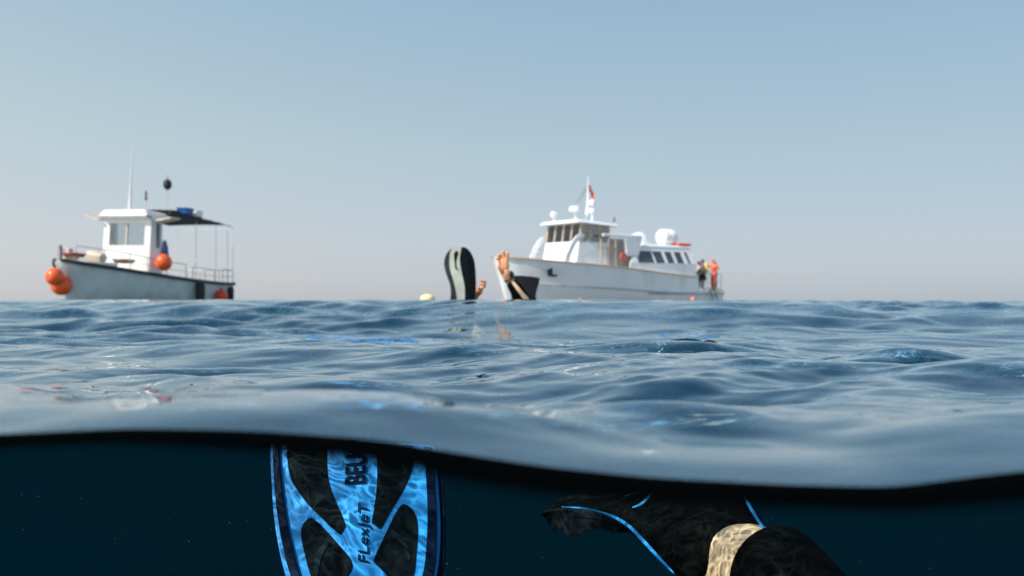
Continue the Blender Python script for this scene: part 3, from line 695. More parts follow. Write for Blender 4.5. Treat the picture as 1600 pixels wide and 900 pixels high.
# ---- small dive boat on the left
loc, rot = boat_frame(-13.75, 29.0, (-0.22, -0.975), roll=-1.0, pitch=0.6)
A = empty('dive_boat', loc, rot=rot); tag(A, 'small grey and white work boat on the left with wheelhouse, dark awning and orange buoys', 'boat')
stA = [(-3.9, 1.12, 1.0, 0.80, -0.1, -0.45, 0.0), (-3.0, 1.25, 1.1, 0.80, -0.1, -0.5, 0), (-1.5, 1.35, 1.15, 0.86, -0.1, -0.5, 0), (0, 1.38, 1.12, 0.96, -0.05, -0.5, 0),
       (1.5, 1.28, 0.9, 1.10, 0.0, -0.5, 0.05), (2.6, 1.0, 0.52, 1.24, 0.1, -0.5, 0.25), (3.3, 0.6, 0.2, 1.36, 0.2, -0.45, 0.5), (3.65, 0.12, 0.04, 1.46, 0.3, -0.35, 0.62)]
hull_mesh(stA, M['hull'], A)
# dark rubbing strake / gunwale, both sides and stern
for s in (-1, 1):
    c = catmull([Vector((x + dx, s * hb, zd)) for x, hb, hc, zd, zc, zk, dx in stA], 5, False)
    secs = [[p + Vector((0, s * .05, -.07)), p + Vector((0, s * .05, .06)), p + Vector((0, -s * .06, .06)), p + Vector((0, -s * .06, -.02))] for p in c]
    MB().loft(secs).build('gunwale', M['gunwale'], A)
MB().box((-3.93, 0, 0.80), (0.1, 2.3, 0.12)).build('transom_rail', M['gunwale'], A)
# white bow wedge along the stem, paler than the hull
MB().loft([[Vector((4.30, -0.02, 1.38)), Vector((4.33, 0.0, 1.38)), Vector((4.30, .02, 1.38))], [Vector((3.66, -.03, -.3)), Vector((3.72, 0, -.3)), Vector((3.66, .03, -.3))]]).build('stem', M['bow'], A)
# wheelhouse: front wall with window opening, sides with openings, back
zb, zr = 1.0, 3.18; xf, xb = 1.25, 0.50; hw = 0.98
def wall(mb, p0, p1, zlo, zhi, lean0=0, lean1=0, th=0.06, x=None): pass
mb = MB()  # lower house
lean = 0.16
fx = lambda z: xf - lean * (z - zb) / (zr - zb)
def frontpiece(mb, y0, y1, z0, z1):
    mb.hexa([(fx(z0) - .06, y0, z0), (fx(z0), y0, z0), (fx(z0), y1, z0), (fx(z0) - .06, y1, z0), (fx(z1) - .06, y0, z1), (fx(z1), y0, z1), (fx(z1), y1, z1), (fx(z1) - .06, y1, z1)])
zw0, zw1 = 2.12, 2.94
frontpiece(mb, -hw, hw, zb - .1, zw0); frontpiece(mb, -hw, hw, zw1, zr); frontpiece(mb, -hw, -0.74, zw0, zw1); frontpiece(mb, 0.74, hw, zw0, zw1)
mb.build('front_wall', M['white'], A)
mb = MB(); frontpiece(mb, -0.05, 0.0, zw0, zw1); mb.build('window_post', M['cream'], A)
for y0, y1 in ((-0.74, -0.05), (0.0, 0.74)):
    z0, z1 = zw0, zw1
    MB().hexa([(fx(z0) - .035, y0, z0), (fx(z0) - .028, y0, z0), (fx(z0) - .028, y1, z0), (fx(z0) - .035, y1, z0), (fx(z1) - .035, y0, z1), (fx(z1) - .028, y0, z1), (fx(z1) - .028, y1, z1), (fx(z1) - .035, y1, z1)]).build('windscreen_pane', M['glass'], A)
for s in (-1, 1):
    mb = MB()
    def sp(x0, x1, z0, z1):
        a, b = (min(s * hw, s * (hw - .05)), max(s * hw, s * (hw - .05)))
        xx = lambda x, z: (x - lean * (z - zb) / (zr - zb)) if x > 1.0 else x
        mb.hexa([(xx(x0, z0), a, z0), (xx(x1, z0) - .062 * (x1 > 1), a, z0), (xx(x1, z0) - .062 * (x1 > 1), b, z0), (xx(x0, z0), b, z0), (xx(x0, z1), a, z1), (xx(x1, z1) - .062 * (x1 > 1), a, z1), (xx(x1, z1) - .062 * (x1 > 1), b, z1), (xx(x0, z1), b, z1)])
    sp(xb, xf, zb - .1, 2.05); sp(xb, xf, 2.95, zr); sp(0.85, xf, 2.05, 2.95); sp(xb, 0.62, 2.05, 2.95)
    mb.build('side_wall', M['white'], A)
    MB().box((0.735, s * (hw - .03), 2.5), (0.23, 0.01, 0.9)).build('side_window', M['dglass'] if s > 0 else M['glass'], A)
MB().box((0.85, 0, 1.05), (0.6, 1.8, 0.05)).box((0.9, -0.1, 1.55), (0.4, 1.2, 0.9)).build('helm_console', M['white'], A)
mb = MB(); mb.hexa([(.2, -1.08, zr), (1.42, -1.05, zr - .02), (1.42, 1.05, zr - .02), (.2, 1.08, zr), (.25, -1.0, zr + .16), (1.28, -.85, zr + .24), (1.28, .85, zr + .24), (.25, 1.0, zr + .16)])
mb.build('roof', M['white'], A, bevel=0.07)
MB().hexa([(1.1, -.98, zr - .16), (1.40, -.98, zr - .04), (1.40, .98, zr - .04), (1.1, .98, zr - .16), (1.1, -.98, zr - .1), (1.42, -.98, zr), (1.42, .98, zr), (1.1, .98, zr - .1)]).build('visor', M['white'], A)
# folding side wings of the roof
MB().hexa([(0.9, -1.04, 3.02), (1.35, -1.04, 3.02), (1.35, -1.62, 3.20), (0.9, -1.62, 3.20), (0.9, -1.04, 3.07), (1.35, -1.04, 3.07), (1.35, -1.62, 3.25), (0.9, -1.62, 3.25)]).build('roof_wing', M['cream'], A)
MB().hexa([(0.5, 1.05, 2.98), (1.05, 1.05, 2.98), (1.05, 1.72, 3.10), (0.5, 1.72, 3.10), (0.5, 1.05, 3.06), (1.05, 1.05, 3.06), (1.05, 1.72, 3.16), (0.5, 1.72, 3.16)]).build('roof_wing', M['cream'], A)
# awning with sagging cloth, and its poles
n = 14; av = []; 
for i in range(n):
    for j in range(n):
        u, v = i / (n - 1), j / (n - 1)
        av.append((0.3 - 3.4 * u, -1.45 + 2.9 * v, 3.50 - 0.26 * u - 0.02 * math.sin(u * 9.4) * math.sin(v * 6.3) - 0.03 * (2 * v - 1) ** 2 - 0.05 * (v > .95) * abs(math.sin(u * 16))))
af = [(i * n + j, i * n + j + 1, (i + 1) * n + j + 1, (i + 1) * n + j) for i in range(n - 1) for j in range(n - 1)]
aw = link_mesh('awning', av, af, M['awning'], A); aw.modifiers.new('sol', 'SOLIDIFY').thickness = 0.015
for x, y in ((-1.2, 1.2), (-2.5, 1.2), (-3.3, 1.2), (-3.3, -1.2), (-3.85, 1.1), (-3.85, -1.1)):
    MB().tube([(x, y, 0.8), (x + 0.02, y, 3.18 if x > -3.5 else 3.1)], 0.012, 6).build('awning_pole', M['white'], A)
MB().tube([(-3.3, 1.2, 3.18), (-3.6, 1.17, 3.2), (-3.83, 1.1, 3.1)], 0.014, 6).tube([(-3.83, 1.1, 3.1), (-3.83, -1.1, 3.1)], 0.014, 6).build('awning_frame', M['steel'], A)
# railings
rail(A, [(3.9, 0.35, 1.42), (3.0, 0.88, 1.32), (2.0, 1.2, 1.2), (0.9, 1.3, 1.05), (-0.4, 1.34, 0.98)], 0.52, 6)
rail(A, [(3.9, -0.35, 1.42), (3.0, -0.88, 1.32), (2.0, -1.2, 1.2), (0.9, -1.3, 1.05)], 0.50, 5)
rail(A, [(-0.8, 1.34, 0.93), (-1.6, 1.32, 0.88), (-2.3, 1.28, 0.85)], 0.48, 3)
rail(A, [(-2.9, 1.25, 0.83), (-3.85, 1.1, 0.82)], 0.55, 3)
rail(A, [(-3.85, 1.1, 0.82), (-3.85, -1.1, 0.82)], 0.55, 4)
# bow roller, bits and deck clutter
MB().tube([(4.2, .05, 1.42), (4.22, .06, 1.95)], 0.035, 8).build('bow_post', mat('rusty_post', (0.10, 0.05, 0.04), 0.8), A)
MB().box((3.75, 0, 1.55), (0.55, 0.18, 0.10)).box((3.9, .1, 1.72), (0.2, 0.12, 0.28)).build('bow_roller', M['cream'], A, bevel=0.02)
MB().box((2.9, 0.15, 1.38), (1.0, 1.1, 0.12)).build('fore_hatch', M['white'], A, bevel=0.03)
# mast and aerials on the roof
MB().tube([(0.45, -0.45, 3.35), (0.5, -0.38, 4.4), (0.55, -0.24, 5.8)], [0.07, 0.035, 0.010], 8).build('whip_aerial', M['white'], A, smooth=True)
MB().tube([(0.3, 0.12, 3.3), (0.3, 0.12, 4.05)], 0.012, 6).build('light_mast', M['steel'], A)
MB().tube([(0.3, 0.12, 3.85), (0.3, 0.12, 4.2)], [0.04, 0.03], 8).build('mast_light', mat('maroon_lamp', (0.10, 0.02, 0.03), 0.4), A)
MB().tube([(-1.0, 0.05, 3.3), (-1.0, 0.05, 4.35)], 0.010, 6).build('halyard', M['steel'], A)
rail(A, [(0.0, 0.9, 3.36), (-0.2, -0.2, 3.36)], 0.22, 2, 'roof_rail', m=M['cream'], mid=False)

def boat_thing(root, name, local, m, build, label, cat, group=None, smooth=True):
    mb = MB(); build(mb); o = mb.build(name, m, None, smooth=smooth)
    o.location = root.matrix_basis @ Vector(local); o.rotation_euler = root.rotation_euler.copy(); tag(o, label, cat, group); return o
bpy.context.view_layer.update()
def buoy(root, local, r, m, label, group=None, neck=True):
    e = empty('buoy', root.matrix_basis @ Vector(local), rot=tuple(root.rotation_euler)); tag(e, label, 'buoy', group)
    prof = [(max(1e-4, r * math.sin(math.pi * i / 14) * (1 - 0.10 * (i / 14) ** 3)), -r * math.cos(math.pi * i / 14) * 1.05) for i in range(14)]
    MB().lathe(prof + [(r * .13, r * 1.12), (r * .11, r * 1.25)], (0, 0, 0), 28).build('float_body', m, e, smooth=True)
    MB().lathe([(r * .16, r * 1.1), (r * .2, r * 1.2), (r * .14, r * 1.34)], (0, 0, 0), 12).build('rope_eye', M['rubber'], e, smooth=True)
    MB().tube([(0, 0, r * 1.3), (0.01, 0, r * 1.3 + .25)], 0.012, 5).build('lanyard', M['rope'], e)
    return e
g = 'orange and red buoys hung on the small work boat'
buoy(A, (4.55, 0.14, 0.92), 0.27, M['orange'], 'round orange buoy hanging highest and furthest left at the work boat bow', g)
buoy(A, (4.15, 0.02, 0.66), 0.32, M['orange'], 'larger orange buoy hanging lower, half behind the other at the work boat bow', g)
buoy(A, (1.0, 1.42, 1.52), 0.29, M['orange'], 'glossy orange buoy on the gunwale beside the wheelhouse door', g)
buoy(A, (-2.55, 1.42, 0.28), 0.26, M['red'], 'dull red buoy hanging at the waterline between two black fenders near the stern', g)
def fender(local, r, h, label):
    e = empty('fender', A.matrix_basis @ Vector(local), rot=tuple(A.rotation_euler)); tag(e, label, 'fender', 'black fenders on the side of the work boat')
    MB().lathe([(r * .2, -h), (r * .8, -h * .9), (r, -h * .6), (r, h * .6), (r * .8, h * .9), (r * .2, h)], (0, 0, 0), 18).build('fender_body', M['tyre'], e, smooth=True)
    MB().tube([(0, 0, h), (0, -.03, h + .18)], 0.012, 5).build('lanyard', M['rope'], e)
fender((-1.05, 1.50, 0.46), 0.17, 0.38, 'larger black fender hanging amidships, left of the red buoy')
fender((-3.30, 1.36, 0.38), 0.13, 0.30, 'smaller black fender hanging closest to the stern, right of the red buoy')
sb = boat_thing(A, 'signal_ball', (-1.0, 0.05, 4.62), M['tyre'], lambda mb: mb.lathe(sphere_prof(0.16, 0.21), (0, 0, 0), 20).tube([(0, 0, -.3), (0, 0, .36)], 0.01, 5), 'black signal ball hoisted on a thin line above the awning', 'signal ball')
boat_thing(A, 'crate', (-1.0, 0.85, 3.42), M['blue'], lambda mb: mb.hexa([(-.2, -.16, 0), (.2, -.16, 0), (.2, .16, 0), (-.2, .16, 0), (-.25, -.2, .24), (.25, -.2, .24), (.25, .2, .24), (-.25, .2, .24)]).box((0, 0, .255), (.54, .44, .03)), 'blue plastic crate on top of the dark awning', 'crate', smooth=False)
boat_thing(A, 'cool_box', (-1.60, 0.9, 3.39), M['yacht'], lambda mb: mb.box((0, 0, .11), (.4, .3, .22)).box((0, 0, .24), (.43, .33, .04)), 'small white box beside the blue crate on the awning', 'box', smooth=False)
def towelf(mb):
    vs = []; N = 10
    for i in range(N):
        for j in range(N):
            u, v = i / 9, j / 9; vs.append((0.25 * (u - .5) * (1.6 - v), 0.05 * math.sin(u * 12) * (1 - v) + .02, -0.75 + 0.75 * v))
    base = vs; back = [(x, y - .03, z) for x, y, z in vs]
    fs = [(i * N + j, (i + 1) * N + j, (i + 1) * N + j + 1, i * N + j + 1) for i in range(9) for j in range(9)]
    mb.add(base, fs); mb.add(back, [f[::-1] for f in fs])
boat_thing(A, 'towel', (0.42, 1.02, 2.35), M['cloth_blue'], towelf, 'blue towel hanging at the back corner of the small wheelhouse', 'towel')
boat_thing(A, 'towel', (0.25, 0.95, 2.2), mat('pale_blue_cloth', (0.12, 0.25, 0.42), .9), towelf, 'paler blue cloth hanging behind the other under the awning front', 'towel')
boat_thing(A, 'fender', (3.05, 0.35, 1.62), M['cream'], lambda mb: mb.lathe([(0.05, -.35), (.17, -.3), (.2, -.15), (.2, .15), (.17, .3), (.05, .35)], (0, 0, 0), 18, Matrix.Rotation(math.radians(80), 3, 'X')), 'cream fender lying on the small work boat foredeck', 'fender')
def coil(mb):
    for k in range(4):
        r = 0.22 + .02 * k; mb.tube([(r * math.cos(a), r * math.sin(a) * 1.4, 0.02 + 0.03 * k + 0.02 * math.sin(3 * a)) for a in [2 * math.pi * j / 18 for j in range(19)]], 0.022, 6)
boat_thing(A, 'rope_coil', (1.95, 0.55, 1.45), M['rope'], coil, 'dark brown rope coil in front of the small wheelhouse', 'rope')
boat_thing(A, 'rope_coil', (3.85, 0.22, 1.58), mat('faded_red_rope', (0.45, 0.16, 0.13), .9), coil, 'faded red rope heaped over the work boat bow', 'rope')

# ---- big white yacht on the right
loc, rot = boat_frame(5.5, 43.0, (-0.829, -0.559), roll=-1.5, pitch=0.8)
B = empty('motor_yacht', loc, rot=rot); tag(B, 'long white motor yacht on the right with wheelhouse, saloon and divers at the stern', 'boat')
stB = [(-7.4, 1.75, 1.6, 0.72, -0.1, -0.8, 0.0), (-5.0, 2.0, 1.75, 1.42, -0.1, -0.9, 0), (-4.9, 2.0, 1.75, 1.45, -0.1, -0.9, 0), (-2.5, 2.1, 1.8, 1.62, -0.1, -0.9, 0), (0, 2.15, 1.75, 1.85, 0, -0.9, 0), (2.5, 2.05, 1.5, 2.05, 0.1, -0.9, 0.05),
       (4.5, 1.65, 0.95, 2.2, 0.2, -0.9, 0.3), (5.9, 1.1, 0.4, 2.34, 0.35, -0.8, 0.7), (6.5, 0.5, 0.12, 2.42, 0.5, -0.7, 1.0), (6.6, 0.10, 0.03, 2.44, 0.55, -0.6, 1.1)]
# aft cockpit: lower the sheer behind the saloon
stB[0] = (-7.4, 1.75, 1.6, 0.66, -0.1, -0.8, 0.0); stB[1] = (-5.02, 2.0, 1.75, 0.70, -0.1, -0.9, 0)
hull_mesh(stB, M['yacht'], B)
for s in (-1, 1):
    c = catmull([Vector((x + dx, s * (hb + .02), zd)) for x, hb, hc, zd, zc, zk, dx in stB[2:]], 5, False)
    MB().tube(c, 0.045, 6).build('cap_rail', M['beige'], B)
    c = catmull([Vector((x + dx * .55, s * (hc + (hb - hc) * .45 + .03), zc + (zd - zc) * .40)) for x, hb, hc, zd, zc, zk, dx in stB[2:8]], 5, False)
    MB().tube(c, 0.04, 6).build('rubbing_strake', mat('grey_strake', (0.45, .48, .5), .5), B)
    MB().tube([(-7.4, s * 1.78, 0.5), (-5, s * 2.03, 0.48), (-1, s * 2.05, 0.55)], 0.045, 6).build('rubbing_strake', mat('grey_strake_low', (0.35, .38, .4), .5), B)
# anchor in its hawse on the port bow
MB().lathe([(0.20, -.02), (.24, 0), (.20, .02), (0.1, 0.0)], (5.35, 1.52, 1.66), 16, Matrix.Rotation(math.radians(68), 3, 'X') @ Matrix.Rotation(math.radians(25), 3, 'Y')).tube([(5.2, 1.62, 1.45), (5.5, 1.5, 1.75)], .07, 6).box((5.18, 1.60, 1.48), (.34, .12, .10)).build('anchor', M['tyre'], B)
# foredeck house and wheelhouse
MB().hexa([(1.5, -1.5, 1.9), (3.7, -1.5, 2.0), (3.7, 1.5, 2.0), (1.5, 1.5, 1.9), (1.5, -1.45, 3.28), (3.45, -1.45, 3.28), (3.45, 1.45, 3.28), (1.5, 1.45, 3.28)]).build('wheelhouse_base', M['yacht'], B, bevel=0.06)
for y in (-1.42, -0.72, 0.0, 0.72, 1.42): MB().hexa([(3.34, y - .045, 3.28), (3.44, y - .045, 3.28), (3.44, y + .045, 3.28), (3.34, y + .045, 3.28), (3.2, y - .045, 4.22), (3.3, y - .045, 4.22), (3.3, y + .045, 4.22), (3.2, y + .045, 4.22)]).build('window_post', M['beige'], B)
for i in range(4):
    y0, y1 = -1.42 + .715 * i + .045, -1.42 + .715 * (i + 1) - .045
    MB().hexa([(3.39, y0, 3.28), (3.40, y0, 3.28), (3.40, y1, 3.28), (3.39, y1, 3.28), (3.25, y0, 4.22), (3.26, y0, 4.22), (3.26, y1, 4.22), (3.25, y1, 4.22)]).build('window_pane', M['glass'], B)
for y in (-1.15, -.25, .5, 1.2): MB().box((3.1, y, 3.72), (.02, .42, .84)).build('window_reflector', M['cream'], B)  # added pale reflector plates that brighten the wheelhouse windows
for s in (-1, 1):
    for x in (2.75, 2.05, 1.4): MB().box((x, s * 1.42, 3.74), (.09, .09, .92)).build('window_post', M['beige'], B)
    for x0, x1 in ((2.80, 3.34), (2.10, 2.70), (1.45, 2.0)): MB().box(((x0 + x1) / 2, s * 1.42, 3.74), (x1 - x0, .012, .9)).build('window_pane', M['glass'], B)
MB().box((1.38, 0, 3.74), (.012, 2.7, .9)).build('rear_pane', M['glass'], B)
MB().box((3.0, 0.1, 3.4), (.4, 2.2, .3)).box((2.2, .5, 3.5), (.45, .5, .9)).build('helm_console', M['inside'], B, bevel=.03)
MB().hexa([(.9, -1.75, 4.1), (3.75, -1.7, 4.24), (3.75, 1.7, 4.24), (.9, 1.75, 4.1), (1.0, -1.65, 4.24), (3.6, -1.5, 4.42), (3.6, 1.5, 4.42), (1.0, 1.65, 4.24)]).build('roof', M['yacht'], B, bevel=0.06)
# curved screens either side of the foredeck house
for s in (-1, 1):
    secs = []
    for i in range(9):
        t = i / 8; x = 4.55 - 1.15 * t - .0 * t; z = 2.1 + 1.55 * math.sin(t * math.pi / 2) ** .8; secs.append([Vector((x, s * (1.62), z)), Vector((x, s * 1.52, z)), Vector((x - .28 * (1 - .2 * t), s * 1.52, z - .10)), Vector((x - .28, s * 1.62, z - .10))])
    MB().loft(secs).build('side_screen', M['yacht'], B, bevel=.02)
# beam and wing panel that carries the roof deck aft of the wheelhouse
for s in (-1, 1):
    MB().box((0.9, s * 1.86, 3.62), (2.6, .14, .16)).build('deck_beam', M['yacht'], B, bevel=.05)
    MB().hexa([(-.35, s * 1.80, 2.55), (.55, s * 1.80, 2.55), (.55, s * 1.94, 2.55), (-.35, s * 1.94, 2.55), (-.6, s * 1.80, 3.7), (.75, s * 1.80, 3.7), (.75, s * 1.94, 3.7), (-.6, s * 1.94, 3.7)]).build('wing_panel', M['yacht'], B, bevel=.12)
    for x in (2.35, 1.85, 1.35): MB().box((x, s * 1.95, 2.65), (.07, .06, 1.5)).build('deck_post', M['beige'], B)
    MB().box((1.85, s * 1.95, 2.95), (1.0, .05, .06)).build('handrail', M['beige'], B)
MB().box((0.3, 0, 2.65), (2.0, 2.6, 1.7)).build('companionway', M['inside'], B)
MB().box((0.9, 1.33, 2.55), (.7, .04, 1.5)).build('door', mat('grey_cabin_door', (.42, .41, .40), .5), B)
# saloon
def saloon():
    x0, x1 = -4.7, 0.35; zb_, zt = 1.5, 3.1
    def yy(z): return 2.0 - .22 * max(0, (z - 2.2) / .9)
    for s in (-1, 1):
        mb = MB()
        def pc(xa, xb_, za, zb2):
            mb.hexa([(xa[0], s * (yy(za) - .06), za), (xb_[0], s * (yy(za) - .06), za), (xb_[0], s * yy(za), za), (xa[0], s * yy(za), za), (xa[1], s * (yy(zb2) - .06), zb2), (xb_[1], s * (yy(zb2) - .06), zb2), (xb_[1], s * yy(zb2), zb2), (xa[1], s * yy(zb2), zb2)])
        def ed(x, z): return x + (.35 if x < -4 else -.9 if x > 0 else .3) * max(0, (z - 2.2)) / .9
        pc((x0, x0), (x1, x1), zb_, 2.2); pc((ed(x0, 2.85), ed(x0, zt)), (ed(x1, 2.85), ed(x1, zt)), 2.85, zt)
        xs = [-4.7, -4.35, -4.12, -3.62, -3.42, -2.85, -2.65, -1.95, -1.75, -.35, 0.35]
        for i in range(0, len(xs) - 1, 2): pass
        segs = [(-4.7, -4.35), (-4.10, -3.80), (-3.25, -3.05), (-2.5, -2.3), (-1.6, -1.5), (-.25, .35)]
        for a, b in segs: pc((a, ed(a, 2.85)), (b, ed(b, 2.85)), 2.2, 2.85)
        mb.build('saloon_side', M['yacht'], B)
        for (a, b), (c_, d_) in zip(segs[:-1], segs[1:]):
            mb = MB(); yo = .03
            mb.hexa([(b, s * (yy(2.2) - yo - .01), 2.2), (c_, s * (yy(2.2) - yo - .01), 2.2), (c_, s * (yy(2.2) - yo), 2.2), (b, s * (yy(2.2) - yo), 2.2), (ed(b, 2.85), s * (yy(2.85) - yo - .01), 2.85), (ed(c_, 2.85), s * (yy(2.85) - yo - .01), 2.85), (ed(c_, 2.85), s * (yy(2.85) - yo), 2.85), (ed(b, 2.85), s * (yy(2.85) - yo), 2.85)])
            mb.build('saloon_window', M['dglass'], B)
    MB().hexa([(-4.5, -1.85, 3.1), (-.6, -1.85, 3.1), (-.6, 1.85, 3.1), (-4.5, 1.85, 3.1), (-4.3, -1.7, 3.2), (-.8, -1.7, 3.26), (-.8, 1.7, 3.26), (-4.3, 1.7, 3.2)]).build('saloon_roof', M['yacht'], B, bevel=.05)
    MB().box((-4.62, 0, 2.1), (.06, 3.8, 1.3)).build('aft_bulkhead', M['yacht'], B)
saloon()
# mast with radar
MB().tube([(1.9, 0.1, 4.35), (1.75, 0.1, 5.3), (1.72, .1, 6.9)], [.12, .07, .02], 8).build('mast', M['yacht'], B, smooth=True)
MB().lathe([(.05, -.14), (.32, -.12), (.34, 0), (.30, .13), (.05, .18)], (2.55, 0.0, 5.08), 20).tube([(2.5, 0, 4.4), (2.55, 0, 4.95)], .06, 8).build('radar_dome', M['yacht'], B, smooth=True)
MB().lathe(sphere_prof(.17, .19), (1.55, .25, 5.45), 16).build('satellite_dome', M['yacht'], B, smooth=True)
MB().lathe(sphere_prof(.17, .17), (1.62, .3, 5.0), 16).tube([(1.6, .3, 4.35), (1.6, .3, 4.9)], .05, 8).build('satellite_dome', M['yacht'], B, smooth=True)
MB().lathe([(.05, -.14), (.15, -.12), (.17, .1), (.15, .14)], (3.55, -.55, 4.78), 16, Matrix.Rotation(math.radians(90), 3, 'Y')).tube([(3.55, -.55, 4.4), (3.55, -.55, 4.65)], .05, 8).build('searchlight', M['yacht'], B, smooth=True)
MB().tube([(0.95, 1.2, 4.12), (.85, 1.2, 4.4)], .02, 6).lathe([(0.04, 0), (.09, .1), (.05, .28)], (.83, 1.2, 4.4), 10).build('horn_post', mat('grey_horn', (.25, .2, .22), .5), B)
rail(B, [(6.9, .35, 2.45), (5.6, 1.25, 2.36), (4.2, 1.7, 2.22)], .42, 4, r=.014)
rail(B, [(6.9, -.35, 2.45), (5.6, -1.25, 2.36), (4.2, -1.7, 2.22)], .42, 4, r=.014)
rail(B, [(-4.9, 1.85, .7), (-6.2, 1.8, .68), (-7.3, 1.6, .68)], .95, 4, r=.018)
rail(B, [(-7.3, 1.6, .68), (-7.3, 0, .68), (-7.3, -1.6, .68)], .95, 4, r=.018)
mb = MB()
for s in (-.2, .2): mb.tube([(-6.15 + s, 1.86, .85), (-6.35 + s, 2.25, -.4)], .025, 6)
for k in range(4): mb.tube([(-6.37 - .05 * k * 1, 1.90 + .1 * k, .7 - .32 * k), (-5.97 - .05 * k, 1.90 + .1 * k, .7 - .32 * k)], .02, 6)
mb.build('boarding_ladder', M['tyre'], B)
# flag at the masthead
def flagf(mb, w_=.55, h_=.36):
    vs = []; N = 8
    for i in range(N):
        for j in range(4):
            u, v = i / 7, j / 3; vs.append((-.04 - w_ * u * .6, 0.10 * math.sin(u * 7) * u, -h_ * (1 - v) - .8 * u * u * .6))
    fs = [(i * 4 + j, (i + 1) * 4 + j, (i + 1) * 4 + j + 1, i * 4 + j + 1) for i in range(7) for j in range(3)]
    mb.add(vs, fs); mb.add([(x, y - .01, z) for x, y, z in vs], [f[::-1] for f in fs])
boat_thing(B, 'flag', (1.82, .1, 6.35), M['shirt'], lambda mb: mb.add([(.0, 0, 0), (.28, .02, -.25), (.75, .04, -1.0), (.55, .03, -1.0), (.05, 0, -.3)], [(0, 1, 2, 3, 4)]).add([(.0, -.015, 0), (.28, .005, -.25), (.75, .025, -1.0), (.55, .015, -1.0), (.05, -.015, -.3)], [(4, 3, 2, 1, 0)]), 'pale flag streaming down from the yacht masthead', 'flag').data.materials[0] = M['yacht']
boat_thing(B, 'pennant', (1.72, .1, 6.45), M['vest'], flagf, 'small orange pennant at the top of the yacht mast', 'flag')
boat_thing(B, 'life_raft_canister', (-3.35, 1.0, 3.72), M['yacht'], lambda mb: mb.lathe([(.1, -.5), (.42, -.46), (.46, -.3), (.46, -.04), (.43, -.02), (.43, .02), (.46, .04), (.46, .3), (.42, .46), (.1, .5)], (0, 0, 0), 24, Matrix.Rotation(math.radians(90), 3, 'Y')).box((0, 0, -.46), (.7, .5, .12)), 'white life raft canister on the yacht saloon roof', 'life raft')
def smear(mb):  # made-up rounded shape for a white water-drop smear over the roof
    secs = []
    for i in range(11):
        t = i / 10; e = math.sin(math.pi * min(max(t, .02), .98)) ** .45; secs.append([Vector((-.75 + 1.5 * t, .62 * e * math.cos(a), .02 + (.66 + .05 * math.sin(5 * t)) * e * max(0, math.sin(a)))) for a in [2 * math.pi * j / 18 for j in range(18)]])
    mb.loft(secs)
boat_thing(B, 'white_smear', (-1.35, .75, 3.24), M['yacht'], smear, 'added white shape standing in for a lens-drop tender on the yacht roof forward of the canister', 'smear')
boat_thing(B, 'bench_cushion', (-4.1, 1.45, 3.22), mat('red_cushion', (.65, .05, .04), .8), lambda mb: mb.hexa([(-.5, -.3, 0), (.5, -.3, 0), (.5, .3, 0), (-.5, .3, 0), (-.45, -.25, .14), (.45, -.25, .14), (.45, .25, .14), (-.45, .25, .14)]), 'red cushion behind the white canister on the yacht roof', 'cushion', smooth=False)
boat_thing(B, 'life_ring', (.95, 2.1, 2.5), M['vest'], lambda mb: mb.tube([(.17 * math.cos(a), 0, .17 * math.sin(a)) for a in [2 * math.pi * j / 24 for j in range(25)]], .05, 10), 'orange life ring hanging below the white wing panel of the yacht', 'life ring')
boat_thing(B, 'buoy', (-4.3, 2.15, .16), mat('pink_buoy', (.85, .25, .2), .5), lambda mb: mb.lathe(sphere_prof(.14, .16), (0, 0, 0), 16), 'small pink buoy at the yacht waterline toward the stern', 'buoy')
boat_thing(B, 'buoy', (3.9, 2.2, .22), mat('brown_buoy', (.30, .18, .14), .6), lambda mb: mb.lathe(sphere_prof(.15, .17), (0, 0, 0), 16), 'small brown buoy at the yacht waterline below the wheelhouse', 'buoy')
boat_thing(B, 'dive_tank', (-7.0, 1.35, .72), M['yellow'], lambda mb: mb.lathe([(.05, 0), (.1, .02), (.1, .55), (.06, .66), (.03, .7), (.03, .78)], (0, 0, 0), 16), 'yellow dive tank standing at the yacht stern corner', 'dive tank')
boat_thing(B, 'bag', (-7.25, 1.25, .55), mat('yellow_green_bag', (.75, .72, .2), .6), lambda mb: mb.hexa([(-.45, -.2, 0), (.3, -.2, 0), (.3, .2, 0), (-.45, .2, 0), (-.4, -.15, .12), (.2, -.12, .3), (.2, .12, .3), (-.4, .15, .12)]), 'yellow green bag lying on the yacht stern edge', 'bag')

